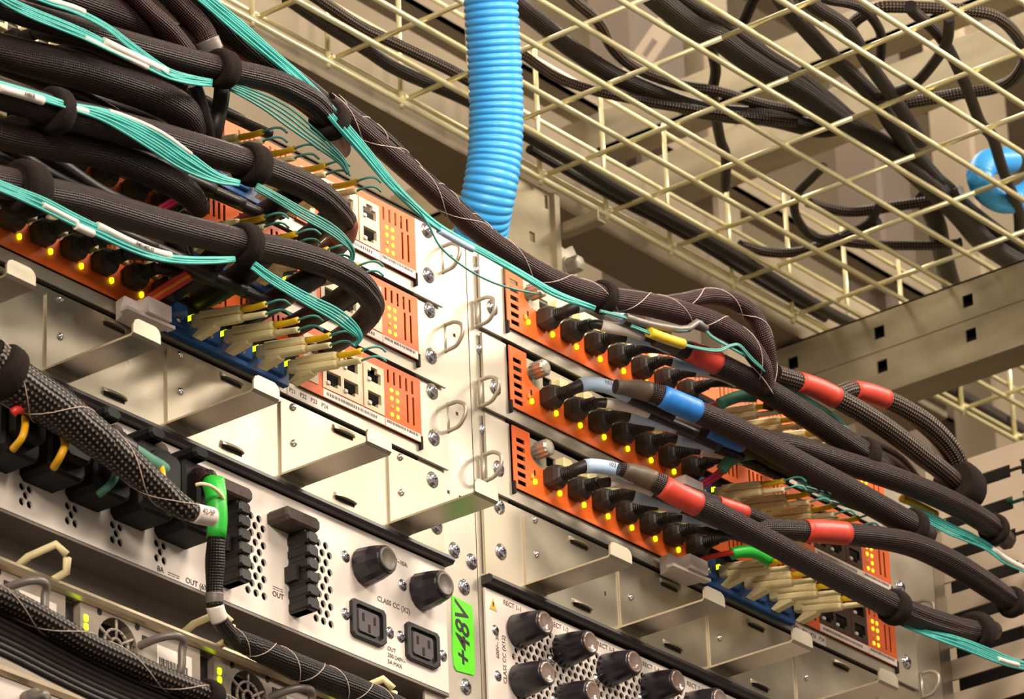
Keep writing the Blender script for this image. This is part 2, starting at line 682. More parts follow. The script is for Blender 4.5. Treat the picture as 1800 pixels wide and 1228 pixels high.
def upright(name, label, x0, x1, z0, z1, lip, rings=(), holes=()):
    t = thing(name, label, 'rack post', ((x0 + x1) / 2, 0.01, z0))
    b = MB()
    b.plate(x0, x1, z0, z1, holes, 0.0025, 0.0045)
    b.box(x1 - .002 if lip > 0 else x0, x1 if lip > 0 else x0 + .002, .0045, .014, z0, z1)
    b.build('post_face', M['steel'], t)
    for rx, rz in rings:
        d_ring(t, rx, rz)
    return t


holes_l = [(-.0335 + dx, -.0305 + dx, z - .0015, z + .0015) for z in (.088, .0195, -.0475, -.118) for dx in (0, .014)]
pl = upright('rack_post', 'right-hand steel upright of the left rack with three lashing rings and green tape', -.0690, -.0006, -.62, .105, 1,
             [(-.034, -.0575), (-.034, .0105), (-.034, .0785)], holes_l)
pr = upright('rack_post', 'left-hand steel upright of the right rack beside the grooved joint', .0006, .0420, -.62, .105, -1,
             [(.0085, -.022), (.0085, .047), (.0085, -.086)])
pe = upright('rack_post', 'steel upright at the far right end of the right rack', .5725, .6500, -.62, .105, 1,
             [(.612, -.030), (.612, -.096)])
for x, z in ((-.0276, -.1648), (-.0071, -.1679), (-.0173, -.1921), (-.0197, -.2737)):
    screw_obj(pl, x, .0025, z, .0052)
# upper flange screws of the right rack that also carry the rings
for z in (.0945, .0255, -.0435):
    screw_obj(pr, .0150, .0025, z - .0135 + .0065, .0048)
# hand lettered tape on the left upright
tp = MB()
tx0, tx1, tz0, tz1 = -.0345, -.0085, -.2640, -.2035
tp.prism([(tx0 + .0015, tz1), (tx0, tz0 + .012), (tx0 + .001, tz0 + .003), (tx0 + .004, tz0), (tx1 - .002, tz0 + .002), (tx1, tz0 + .004), (tx1 + .0005, tz1 - .006), (tx1 - .001, tz1 - .0015)], .0017, .0025)
tpo = tp.build('label_tape', M['lime_tape'], pl)
face_text('+48V', -.0213, -.2345, .0230, tpo, y=.0016, mt=M['ink'], rot=math.pi / 2, bold=.0003, shear=0.25)

# ------------------------------------------------------------------ one switch unit (built as the lowest unit of the right rack)
mm = 0.001


def make_unit():
    t = thing('switch_unit', 'lowest switch unit of the right rack', 'network switch', (.3095, .0, -.104))
    # sheet metal front: two ears and the band under the face
    b = MB()
    b.plate(.0125, .6070, -.1018, -.0375, [(.0425, .5728, -.0915, 0)], -.0012, .0012)
    b.build('chassis_front', M['steel'], t)
    b = MB()
    b.box(.046, .569, .0140, .26, -.1015, -.0405)
    b.build('inner_cage', M['inner'], t)
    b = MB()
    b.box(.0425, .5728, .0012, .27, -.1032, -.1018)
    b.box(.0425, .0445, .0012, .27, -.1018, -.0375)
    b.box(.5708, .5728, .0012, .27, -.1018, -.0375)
    b.build('chassis_tray', M['inner'], t)  # sheet coloured dark to stand in for shade in the gaps between units
    Y0, Y1 = -.0038, -.0029
    # left orange vent panel with six slots, and the L-shaped strip that runs on under the plugs
    sl = [(.0475, .0580, -.0475 - .0072 * k - .0038, -.0475 - .0072 * k) for k in range(6)]
    b = MB()
    b.plate(.0428, .0650, -.0915, -.0385, sl, Y0, Y1)
    b.build('vent_panel', M['orange'], t)
    b = MB()
    b.prism([(.0650, -.0915), (.2880, -.0915), (.2880, -.0660), (.0900, -.0660), (.0730, -.0640), (.0670, -.0600), (.0650, -.0560)], Y0, Y1)
    b.build('orange_strip', M['orange'], t)
    b = MB()
    b.plate(.0650, .2220, -.0660, -.0385, [(.0920 + .0313 * k, .1035 + .0313 * k, -.0560, -.0470) for k in range(5)], .0015, .0035)
    b.build('port_field', M['board'], t)
    # knurled thumb screw
    b = MB()
    seg = 24
    rings = []
    for y, r in ((.0015, .0052), (-.0020, .0052), (-.0022, .0068), (-.0135, .0068), (-.0150, .0055), (-.0155, .0030)):
        rings.append([(.0760 + (r * (1 + (.06 if q % 2 else -.04) * (r > .006))) * math.cos(2 * math.pi * q / seg), y, -.0500 + (r * (1 + (.06 if q % 2 else -.04) * (r > .006))) * math.sin(2 * math.pi * q / seg)) for q in range(seg)])
    b.loft(rings)
    b.build('thumb_screw', M['steel'], t)
    # lamps, levers and port labels
    for k in range(7):
        x = .0680 + .0313 * k
        MB().cbox(x - .0008, x + .0020, Y0 - .0022, Y0, -.0815, -.0772, .0008).build('indicator_lamp', M['led_y'], t)
        MB().cbox(x - .0042, x - .0012, Y0 - .0016, Y0, -.0785, -.0735, .0008).build('light_pipe', M['amber_pipe'], t)
        MB().box(x + .0004, x + .0022, Y0 - .0003, Y0, -.0735, -.0690).build('key_slot', M['inner'], t)
        if k < 6:
            lv = MB()
            lx = .0905 + .0313 * k
            lv.loft([[(lx, y, z), (lx + .012, y, z), (lx + .012, y, z + .0022), (lx, y, z + .0022)] for y, z in ((.0015, -.0610), (-.0100, -.0612), (-.0160, -.0640), (-.0165, -.0650))])
            lv.build('ejector_lever', M['green_lever'], t)
            MB().cbox(lx + .0150, lx + .0265, -.0060, .0015, -.0610, -.0460, .0012).build('port_label_block', M['cream'], t)
    # orange grilles with upright slots above the later plugs and above the fibre ports
    b = MB()
    b.plate(.2220, .2880, -.0660, -.0385, [(.2260 + .0058 * k, .2286 + .0058 * k, -.0560, -.0420) for k in range(5)] + [(.2575 + .0058 * k, .2601 + .0058 * k, -.0560, -.0420) for k in range(5)], Y0, Y1)
    b.build('grille_panel', M['orange'], t)
    b = MB()
    b.plate(.2880, .4300, -.0620, -.0385, [(.2940 + .0352 * j + .0058 * k, .2966 + .0352 * j + .0058 * k, -.0560, -.0420) for j in range(4) for k in range(4)], Y0, Y1)
    b.build('grille_panel', M['orange'], t)
    # fibre bay: dark cages and the stepped blue plate
    MB().box(.2890, .4290, .0030, .0120, -.0900, -.0620).build('fibre_bay', M['inner'], t)
    b = MB()
    b.cbox(.2720, .4120, -.0090, -.0038, -.1005, -.0870, .0012)
    for k in range(4):
        ux = .3040 + .0352 * k
        b.cbox(ux - .0240, ux - .0060, -.0120, -.0038, -.0950, -.0760, .0015)
    b.build('blue_plate', M['blue_plate'], t)
    for k in range(4):
        ux = .3040 + .0352 * k
        screw_obj(t, ux - .0165, -.0120, -.0900, .0022)
        MB().cbox(ux + .0060, ux + .0090, -.0060, .0030, -.0790, -.0755, .0008).build('indicator_lamp', M['led_y'], t)
    # copper ports
    top = -.0385
    b = MB()
    b.plate(.4300, .5715, -.0915, top, [(.4340, .4505, -.0815, -.0465), (.4555, .5020, -.0840, -.0450), (.5030, .5275, -.0840, -.0450)]
            + [(.5320 + .0072 * k, .5343 + .0072 * k, -.0540, -.0430) for k in range(5)]
            + [(.5545, .5568, -.0800, -.0565), (.5615, .5638, -.0800, -.0565)], Y0, Y1)
    b.build('orange_faceplate', M['orange'], t)

    def jacks(x0, x1, cols):
        hs = []
        n = len(cols)
        for (a, c) in cols:
            hs += [(a, c, -.0600, -.0515), (a + .0040, c - .0040, -.0516, -.0480), (a, c, -.0768, -.0685), (a + .0040, c - .0040, -.0800, -.0767)]
        p = MB()
        p.plate(x0, x1, -.0838, -.0452, hs, Y0 - .0006, -.0016)
        o = p.build('jack_block', M['port'], t)
        for (a, c) in cols:
            for z in (-.0590, -.0786):
                MB().cbox(a - .0006, a + .0030, Y0 - .0020, Y0 - .0006, z - .0018, z + .0012, .0006).build('jack_clip', M['white_pl'], o)
    jacks(.4342, .4503, [(.4362, .4490)])
    jacks(.4558, .5018, [(.4600, .4765), (.4800, .4965)])
    jacks(.5033, .5272, [(.5080, .5235)])
    for i in range(2):
        for k in range(4):
            x = .5367 + .0068 * i
            z = -.0592 - .0067 * k
            dim = (i == 0 and k == 2)
            MB().cbox(x - .0017, x + .0017, Y0 - .0006, Y0 + .001, z - .0018, z + .0018, .0009).build('status_lamp', M['amber_pipe' if dim else 'led_a'], t)
    st = MB().box(.4560, .5275, Y0 - .0003, Y0, -.0913, -.0848).build('rating_sticker', M['lab_white'], t)
    ba = MB()
    rnd = random.Random(3)
    x = .4600
    while x < .5180:
        w = rnd.choice((.0006, .0010, .0014))
        ba.box(x, x + w, Y0 - .0005, Y0 - .0003, -.0892, -.0868)
        x += w + rnd.choice((.0007, .0011))
    ba.build('barcode', M['ink_grey'], st)
    st = MB().box(.5285, .5700, Y0 - .0003, Y0, -.0913, -.0848).build('rating_sticker', M['lab_white'], t)
    ba = MB()
    x = .5300
    while x < .5660:
        w = rnd.choice((.0008, .0012))
        ba.box(x, x + w, Y0 - .0005, Y0 - .0003, -.0878, -.0856)
        x += w + rnd.choice((.0006, .0010))
    ba.build('barcode', M['ink_grey'], st)
    MB().box(.5705, .5727, -.0042, .0030, -.0965, -.0860).build('latch_notch', M['inner'], t)
    MB().box(.0426, .0446, -.0042, .0030, -.0965, -.0860).build('latch_notch', M['inner'], t)
    for x, z in ((.0266, -.0806), (.5893, -.0415), (.5893, -.0806)):
        screw_obj(t, x, -.0012, z, .0053)
    return t


unit_master = make_unit()
UNITS = [(unit_master, 0, 0)]
for side, dx, row, txt in ((0, 0, 1, 'middle switch unit of the right rack, under the blue-taped braided cables'),
                           (0, 0, 2, 'topmost switch unit of the right rack, under the cable crossing the rack joint'),
                           (1, -RP, 0, 'lowest switch unit of the left rack, with P21 to P24 sticker and unobstructed amber lamps'),
                           (1, -RP, 1, 'middle switch unit of the left rack, behind the curved braided cable end'),
                           (1, -RP, 2, 'topmost switch unit of the left rack, with four open copper jacks')):
    UNITS.append((dup(unit_master, (dx, 0, PITCH * row), txt, 'orange-faced switch units'), side, row))
unit_master['label'] = 'lowest switch unit of the right rack, above the finger-bracket panel'
unit_master['group'] = 'orange-faced switch units'
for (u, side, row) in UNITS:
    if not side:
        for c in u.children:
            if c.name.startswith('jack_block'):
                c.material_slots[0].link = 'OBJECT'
                c.material_slots[0].material = M['jack_dark']  # right-rack jacks get a darker colour than the left ones
    if row == 0:
        ox = -RP if side else 0
        s = MB().box(ox + .4180, ox + .4660, -.0016, -.0012, -.1022, -.0935).build('port_sticker', M['lab_white'], u)
        for k, tx in enumerate(('P21', 'P22', 'P23', 'P24')):
            face_text(tx, ox + .4236 + .0122 * k, -.0975, .0050, s, y=-.0017, mt=M['ink_grey'])


# ------------------------------------------------------------------ finger-bracket cover panels
def louvre(parent, x, z):
    b = MB()
    w = .0125
    rings = []
    for k in range(9):
        a = math.pi * k / 8
        xx = x - w * math.cos(a)
        h = .0045 * math.sin(a) ** .7
        rings.append([(xx, -.0012, z + .0026), (xx, -.0012 - h * .7, z + .0014), (xx, -.0012 - h, z - .0012), (xx, -.0010, z - .0012)])
    b.loft(rings, smooth=False)
    b.build('louvre', M['steel_dark'], parent)
    MB().box(x - w * .86, x + w * .86, -.0016, -.0012, z - .0036, z - .0012).build('louvre_slot', M['inner'], parent)


def cover_panel(x0, x1, brackets, louvres, label, ear, scr, holes, dots):
    t = thing('cover_panel', label, 'cover panel', ((x0 + x1) / 2, 0, -.176))
    b = MB()
    b.plate(x0, x1, -.1755, -.1065, [(h[0] - .0012, h[0] + .0012, h[1] - .0018, h[1] + .0018) for h in dots], -.0012, .0012)
    b.box(x0, x1, .0012, .10, -.1755, -.174)
    b.box(x0, x1, .03, .032, -.174, -.1065)
    b.build('panel_sheet', M['steel_dark'], t)
    for x, z in louvres:
        louvre(t, x, z)
    for bx in brackets:
        o = MB()
        zt, zb = -.1095, -.1700
        w = .0275
        o.prism([(bx, zb), (bx + w, zb), (bx + w, zt), (bx + .003, zt), (bx + .0008, zt - .001), (bx, zt - .003)], -.0030, -.0013)
        # the finger: a flat strip running out of the panel, with an upturned tab
        tz = .0135
        prof = [(-.0030, zb), (-.0820, zb), (-.0842, zb + .002), (-.0842, zb + .004), (-.0826, zb + .004), (-.0826, zb + .0022), (-.0815, zb + .0016), (-.0030, zb + .0016)]
        o.prism_x(prof, bx, bx + w)
        o.prism([(bx, zb + .004), (bx + w, zb + .004), (bx + w, zb + tz - .005), (bx + w - .0015, zb + tz - .0018), (bx + w - .005, zb + tz), (bx + .005, zb + tz), (bx + .0015, zb + tz - .0018), (bx, zb + tz - .005)], -.0842, -.0826)
        br = o.build('finger_bracket', M['steel_dark'], t)
        for z in (-.1115, -.1405):
            r = MB()
            r.lathe_y(bx + .0135, z, [(-.0030, .0030), (-.0042, .0027), (-.0052, .0016), (-.0055, .0004)], 12)
            r.build('rivet', M['chrome'], br)
    for x, z in scr:
        screw_obj(t, x, -.0012, z, .0053)
    return t


LB = [-.6047, -.4812, -.3570, -.2335, -.1100]
cover_panel(-.6300, -.0440, LB, [(x, z) for x in (-.5345, -.4110, -.2865, -.1606) for z in (-.1113, -.1656)],
            'steel cover panel with finger brackets under the left rack switches', 1,
            [(-.0560, -.1165), (-.0530, -.1540)], [], [(-.515, -.121), (-.336, -.113)])
RB = [.0545, .1755, .2950, .4170, .5380]
cover_panel(.0060, .6070, RB, [(x, z) for x in (.1260, .2450, .3645, .4870) for z in (-.1125, -.1655)],
            'reflective steel cover panel with finger brackets under the right rack switches', 1,
            [(.0254, -.1127), (.0253, -.1509), (.5893, -.1300)], [], [(.158, -.146), (.30, -.12)])

# black strips along the bottom of both cover panels
for x0, x1, lab in ((-.63, -.0415, 'long black rubber strip under the left rack cover panel'), (.0040, .6070, 'long black rubber strip under the right rack cover panel')):
    b = MB()
    b.prism_x([(.004, -.1765), (-.0060, -.1765), (-.0085, -.1785), (-.0090, -.1810), (-.0070, -.1835), (.004, -.1840)], x0, x1)
    solo('rubber_strip', b, M['black_rub'], lab, 'strip')


# ------------------------------------------------------------------ fuse and output panel of the left rack
def fuse_knob(parent, x, z, r, L, cap, ribs=True):
    seg = 32
    b = MB()
    rings = []
    for y, rr in ((-.0015, r * 1.0), (-.0030, r * 1.12), (-.0030 - L * .55, r * 1.02), (-.003 - L, r * .86), (-.003 - L - .0012, r * .80)):
        rings.append([(x + rr * (1 + (.022 if (q % 2 and ribs) else 0)) * math.cos(2 * math.pi * q / seg), y, z + rr * (1 + (.022 if (q % 2 and ribs) else 0)) * math.sin(2 * math.pi * q / seg)) for q in range(seg)])
    b.loft(rings, True, not ribs)
    o = b.build('fuse_knob', M['knob_black'], parent)
    c = MB()
    yb = -.003 - L - .0012
    c.lathe_y(x, z, [(yb + .0002, r * .74), (yb - .0012, r * .72), (yb - .0012, r * .58), (yb - .0004, r * .52), (yb - .0006, r * .05)], 24)
    c.build('fuse_window', M[cap], o)
    return o


def outlet(parent, x0, x1, z0, z1):
    b = MB()
    c = .0055
    w, h = x1 - x0, z1 - z0
    o = [(x0, z0 + .001), (x0 + .001, z0), (x1 - c, z0), (x1, z0 + c), (x1, z1 - c), (x1 - c, z1), (x0 + .001, z1), (x0, z1 - .001)]
    out = [(x0 + .0025, z0), (x1 - c, z0), (x1, z0 + c * .8), (x1, z1 - .0025), (x1 - .0025, z1), (x0 + .0025, z1), (x0, z1 - .0025), (x0, z0 + .0025)]
    cx, cz = (x0 + x1) / 2, (z0 + z1) / 2

    def sc(k):
        return [(cx + (a - cx) * k, cz + (q - cz) * k) for a, q in out]
    b.loft([[(a, -.0012, q) for a, q in out], [(a, -.0040, q) for a, q in out], [(a, -.0044, q) for a, q in sc(.95)], [(a, -.0044, q) for a, q in sc(.78)], [(a, -.0020, q) for a, q in sc(.76)]])
    ob = b.build('power_outlet', M['black_pl'], parent)
    f = MB()
    f.loft([[(a, -.0018, q) for a, q in sc(.62)], [(a, -.0036, q) for a, q in sc(.60)]])
    f.build('outlet_core', M['core_grey'], ob)
    sl = MB()
    for dx, dz in ((-.0065, .003), (.0065, .003), (0, -.0045)):
        sl.box(cx + dx - .0011, cx + dx + .0011, -.0040, -.0035, cz + dz - .003, cz + dz + .003)
    sl.build('pin_slots', M['inner'], ob)


t = PU = thing('distribution_unit', 'white power distribution panel with two fuse knobs and two outlets in the left rack', 'power panel', (-.30, 0, -.29))
Z0, Z1 = -.2870, -.1850
b = MB()
PERF = [(-.2005, -.1755, -.2745, -.2070), (-.2755, -.2490, -.2745, -.2090)]
PATCH = []
for k in range(5):
    x = -.3560 - .0452 * k
    PATCH.append((x - .0150, x, -.2790, -.2620))
b.plate(-.6300, -.0445, Z0, Z1, PERF + PATCH, -.0012, .0006)
b.box(-.63, -.0445, .0006, .0750, Z0, Z0 + .0015)
b.box(-.0460, -.0445, .0006, .0750, Z0, Z1)
b.build('front_sheet', M['white_panel'], t)
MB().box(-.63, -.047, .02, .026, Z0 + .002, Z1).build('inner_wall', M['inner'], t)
for (a, c, d, e) in PERF:
    MB().perf(a, c, d, e, .0078, .0031, -.0012, .0006).build('perforated_grille', M['white_panel'], t)
for (a, c, d, e) in PATCH:
    MB().perf(a, c, d, e, .0075, .0030, -.0012, .0006).build('perforated_grille', M['white_panel'], t)
for x, z in ((-.1420, -.2150), (-.0755, -.2150)):
    fuse_knob(t, x, z, .0128, .0210, 'knob_cap')
outlet(t, -.1585, -.1195, -.2735, -.2440)
outlet(t, -.0955, -.0570, -.2735, -.2440)
for x, z in ((-.1630, -.2580), (-.1125, -.2580), (-.1000, -.2575), (-.0505, -.2585), (-.1615, -.2120), (-.0960, -.2150)):
    screw_obj(t, x, -.0012, z, .0037)
face_text('CLASS CC (X2)', -.1070, -.2345, .0058, t, y=-.0014, mt=M['ink_grey'])
face_text('600V~10A', -.1010, -.1975, .0052, t, y=-.0014, mt=M['ink_grey'])
for k, s_ in enumerate(('OUT', '200-240V~', '5A MAX')):
    face_text(s_, -.1160, -.2712 - .0052 * k, .0046, t, y=-.0014, mt=M['ink_grey'], align='LEFT')
face_text('OUT', -.2385, -.2660, .0058, t, y=-.0014, mt=M['ink'])
ln = MB()
ln.box(-.2440, -.2330, -.0014, -.0012, -.2605, -.2600)
for k in range(3):
    ln.box(-.2440 + .004 * k, -.2412 + .004 * k, -.0014, -.0012, -.2622, -.2617)
ln.box(-.3560, -.3440, -.0014, -.0012, -.2836, -.2831)
for k in range(3):
    ln.box(-.3560 + .0043 * k, -.3530 + .0043 * k, -.0014, -.0012, -.2852, -.2847)
ln.build('printed_lines', M['ink_grey'], t)
face_text('8A', -.3640, -.2838, .0058, t, y=-.0014, mt=M['ink'])
face_text('OUT (6X)', -.3250, -.2838, .0060, t, y=-.0014, mt=M['ink'])
MB().box(-.2490, -.2380, -.0014, -.0012, -.2135, -.2060).build('printed_mark', M['ink_grey'], t)


def breaker(parent, x, z0, z1, out):
    b = MB()
    n = 6
    hgt = (z1 - z0) / n
    for k in range(n):
        a, c = z0 + hgt * k, z0 + hgt * (k + 1) - .0012
        b.cbox(x, x + .0120, -out, -.0012, a, c, .002)
    b.box(x + .001, x + .0100, -out * .8, -.0012, z0, z1)
    b.box(x - .004, x, -.012, -.0012, (z0 + z1) / 2 - .008, (z0 + z1) / 2 + .004)
    o = b.build('terminal_block', M['black_pl'], parent)
    c = MB()
    c.cbox(x - .022, x + .016, -out * .95, -.0012, z1 + .001, z1 + .0120, .003)
    c.build('lever_cover', M['grey_rub'], o)


breaker(t, -.2270, -.2770, -.2150, .021)
breaker(t, -.3010, -.2770, -.2150, .021)
# plugs pushed into the outputs further left
for k in range(5):
    x = -.3560 - .0452 * k
    pg = thing('power_plug', ['black power plug in the left panel next to the green-taped cable', 'black power plug second from the green-taped cable', 'black power plug third from the green-taped cable',
                              'black power plug second from the left photo edge', 'black power plug nearest the left photo edge'][k], 'plug', (x, -.002, -.255), 'plugs in the white power panel')
    b = MB()
    b.cbox(x - .014, x + .022, -.030, -.0015, -.2610, -.2080, .004)
    b.cbox(x - .010, x + .018, -.040, -.028, -.2520, -.2170, .004)
    b.build('plug_body', M['plug_black'], pg)
    b = MB()
    b.cbox(x - .010, x + .006, -.036, -.010, -.2075, -.1980, .003)
    b.build('retaining_clip', M['plug_black'], pg)

# ------------------------------------------------------------------ rectifier panel of the right rack
t = thing('rectifier_unit', 'white perforated rectifier panel with rows of black fuse knobs', 'power panel', (.30, 0, -.36))
b = MB()
b.plate(.0035, .6070, -.3600, -.1870, [(.0330, .6000, -.3500, -.2000)], -.0012, .0006)
b.build('front_sheet', M['white_panel'], t)
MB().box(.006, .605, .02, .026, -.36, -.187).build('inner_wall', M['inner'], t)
MB().perf(.0330, .4600, -.3000, -.2000, .0074, .0029, -.0012, .0006).build('perforated_grille', M['white_panel'], t)
MB().perf(.4600, .6000, -.3500, -.2000, .0074, .0029, -.0012, .0006).build('perforated_grille', M['white_panel'], t)
MB().perf(.0330, .4600, -.3500, -.3000, .0074, .0029, -.0012, .0006).build('perforated_grille', M['white_panel'], t)
for k in range(6):
    for r_ in range(2):
        fuse_knob(t, .0405 + .0565 * k, -.2130 - .0410 * r_, .0120, .0250, 'clear_cap', False)
for k in range(5):
    screw_obj(t, .0145 + .0575 * k + (.012 if k else 0), -.0012, -.2190 - (.004 if k else 0), .0034)
    screw_obj(t, .0155 + .0575 * k + (.012 if k else 0), -.0012, -.2560, .0034)
for k, s_ in enumerate(('RECT 1-1', 'RECT 1-2', 'RECT 1-3', 'RECT 1-4', 'RECT 2-1', 'RECT 2-2')):
    face_text(s_, .0370 + .0590 * k, -.1925, .0056, t, y=-.0014, mt=M['ink_grey'])
face_text('CLASS CC (X12)', .0245, -.2400, .0056, t, y=-.0014, mt=M['ink_grey'], rot=math.pi / 2)
face_text('600V~ 30A', .0165, -.2300, .0050, t, y=-.0014, mt=M['ink_grey'], rot=math.pi / 2)
b = MB()
b.prism([(.0085, -.2030), (.0175, -.2030), (.0130, -.1935)], -.0015, -.0012)
w_ = b.build('warning_triangle', M['warn'], t)
MB().prism([(.0126, -.2000), (.0134, -.2000), (.0137, -.1965), (.0123, -.1965)], -.0018, -.0015).build('printed_mark', M['ink'], w_)

# ------------------------------------------------------------------ below the power panel: recess, rail, clips, supplies
t = thing('cable_trough', 'dark grey metal trough with cream hooks under the white power panel', 'trough', (-.3, .03, -.33))
MB().box(-.63, -.0440, .0300, .0320, -.3230, -.2885).build('trough_back', M['grey_alu'], t)
MB().box(-.63, -.0440, -.0010, .0300, -.2895, -.2875).build('trough_top', M['grey_alu'], t)
MB().box(-.63, -.0440, .004, .0300, -.3240, -.3225).build('trough_floor', M['grey_alu'], t)
for hx in (-.4905, -.3230, -.1450):
    b = MB()

    def seg_bar(p, q, w=.0042):
        b.bar(p, q, w * .62, 6)
    z = -.3090
    p = [(hx, .029, z - .012), (hx + .002, .006, z - .001), (hx + .008, -.014, z + .004), (hx + .015, -.017, z - .0025)]
    p2 = [(hx + .014, .029, z - .020), (hx + .016, .004, z - .018), (hx + .020, -.012, z - .0120), (hx + .0155, -.017, z - .0045)]
    for pp in (p, p2):
        b.tube(Path(pp, 1), .0030, 6)
    b.build('hook', M['cream'], t)
b = MB()
b.prism_x([(.004, -.3235), (-.003, -.3235), (-.006, -.3255), (-.007, -.3280), (-.0055, -.3305), (-.002, -.3320), (.004, -.3320)], -.63, -.046)
solo('shelf_rail', b, M['rail'], 'bright rounded metal rail along the top of the power supplies', 'rail')


def supply(x0, label):
    """hot-swap power supply: fan, lamps, handle, sticker; x0 is its left edge, 0.1367 wide"""
    t = thing('power_supply', label, 'power supply', (x0 + .068, 0, -.40))
    cx, cz, R0 = x0 + .0385, -.3535, .0200
    b = MB()
    # front with a round opening
    seg = 24
    sq = []
    for q in range(seg):
        a = 2 * math.pi * q / seg
        k = 1 / max(abs(math.cos(a)), abs(math.sin(a)))
        sq.append((cx + .0225 * k * math.cos(a), cz + .0225 * k * math.sin(a)))
    st = [b.add([(p, -.0010, q) for p, q in sq]), b.add([(cx + R0 * math.cos(2 * math.pi * q / seg), -.0010, cz + R0 * math.sin(2 * math.pi * q / seg)) for q in range(seg)]),
          b.add([(cx + R0 * math.cos(2 * math.pi * q / seg), .0090, cz + R0 * math.sin(2 * math.pi * q / seg)) for q in range(seg)])]
    for a, c in ((0, 1), (1, 2)):
        for q in range(seg):
            r = (q + 1) % seg
            b.face((st[a] + q, st[a] + r, st[c] + r, st[c] + q))
    b.box(x0 + .0010, cx - .0225, -.0010, .009, -.3760, -.3310)
    b.box(cx + .0225, x0 + .1230, -.0010, .009, -.3760, -.3310)
    b.box(x0 + .0010, x0 + .1230, -.0010, .009, -.4000, -.3760)
    b.build('supply_front', M['fan_grey'], t)
    MB().box(x0 + .001, x0 + .120, .012, .02, -.40, -.3335).build('supply_inside', M['inner'], t)
    MB().box(x0 + .1205, x0 + .1362, .004, .02, -.40, -.3335).build('dark_gap', M['black_pl'], t)
    g = MB()
    for rr in (.0120, .0055):
        ring = [(cx + rr * math.cos(2 * math.pi * q / 20), .0005, cz + rr * math.sin(2 * math.pi * q / 20)) for q in range(21)]
        for a, c in zip(ring[:-1], ring[1:]):
            g.bar(a, c, .0012, 5)
    for k in range(6):
        a = math.pi / 6 + k * math.pi / 3
        g.bar((cx + .0055 * math.cos(a), .0005, cz + .0055 * math.sin(a)), (cx + .0203 * math.cos(a), .0005, cz + .0203 * math.sin(a)), .0012, 5)
    g.build('fan_guard', M['fan_grey'], t)
    f = MB()
    f.lathe_y(cx, cz, [(.011, .006), (.006, .006), (.0055, .004)], 14)
    for k in range(7):
        a = k * 2 * math.pi / 7
        p = [(cx + r * math.cos(a + d), .0085 + dy, cz + r * math.sin(a + d)) for r, d, dy in ((.006, 0, 0), (.016, .15, 0), (.016, .60, .002), (.006, .5, .002))]
        n = f.add(p)
        f.face((n, n + 1, n + 2, n + 3))
    f.build('fan', M['black_pl'], t)
    for dx, dz in ((-.0185, .0195), (.0195, .0195)):
        MB().lathe_y(cx + dx, cz + dz, [(-.0012, .0024), (-.0016, .0022)], 12).build('dark_hole', M['inner'], t)
    for z in (-.3425, -.3490):
        MB().cbox(x0 + .0045, x0 + .0080, -.0022, -.001, z - .0026, z + .0022, .0006).build('status_lamp', M['led_g'], t)
    MB().box(cx + .0245, cx + .0335, -.0014, -.001, -.3440, -.3385).build('vent_slot', M['inner'], t)
    h = MB()
    hx, hx2 = x0 + .0640, x0 + .0830
    h.tube(Path([(hx - .004, .003, -.3480), (hx, -.010, -.3445), (hx + .006, -.020, -.3425), (hx2 - .006, -.024, -.3425), (hx2 - .001, -.022, -.3450), (hx2, -.020, -.3500), (hx2, -.018, -.3650), (hx2 - .001, -.004, -.3720), (hx2 - .002, .003, -.3725)], 5), .0030, 10)
    h.build('handle', M['grey_alu'], t)
    s = MB().box(x0 + .0780, x0 + .1140, -.0013, -.0010, -.3580, -.3410).build('rating_sticker', M['lab_white'], t)
    ba = MB()
    x = x0 + .0800
    rnd = random.Random(int(abs(x0) * 1000))
    while x < x0 + .110:
        w = rnd.choice((.0005, .0009))
        ba.box(x, x + w, -.0015, -.0013, -.3560, -.3500)
        x += w + rnd.choice((.0006, .0009))
    ba.build('barcode', M['ink'], s)
    return t


supply(-.4460 - .1367, 'grey power supply at the left photo edge with its handle beside a dark gap')
supply(-.4460, 'grey power supply with a round fan and two green lamps, left of the white sticker')
supply(-.3093, 'grey power supply at the bottom with fan and green lamps, right of the white sticker')
supply(-.1726, 'grey power supply at the bottom edge under the two outlets')
b = MB()
b.prism_x([(.004, -.4010), (-.003, -.4010), (-.006, -.4030), (-.006, -.4060), (-.002, -.4080), (.004, -.4080)], -.63, -.046)
solo('shelf_rail', b, M['rail'], 'lower metal rail at the bottom left under the black ribbon cables', 'rail')
t = thing('blank_plate', 'beige blank plate with a dark knob at the bottom left corner', 'plate', (-.48, 0, -.46))
MB().plate(-.63, -.30, -.47, -.4085, [(-.4875, -.4850, -.4140, -.4115), (-.4545, -.4520, -.4250, -.4225)], -.001, .001).build('plate_sheet', M['white_panel'], t)
MB().lathe_y(-.4960, -.4200, [(-.001, .008), (-.010, .008), (-.012, .0055), (-.018, .005), (-.019, .002)], 16).build('knob', M['grey_alu'], t)

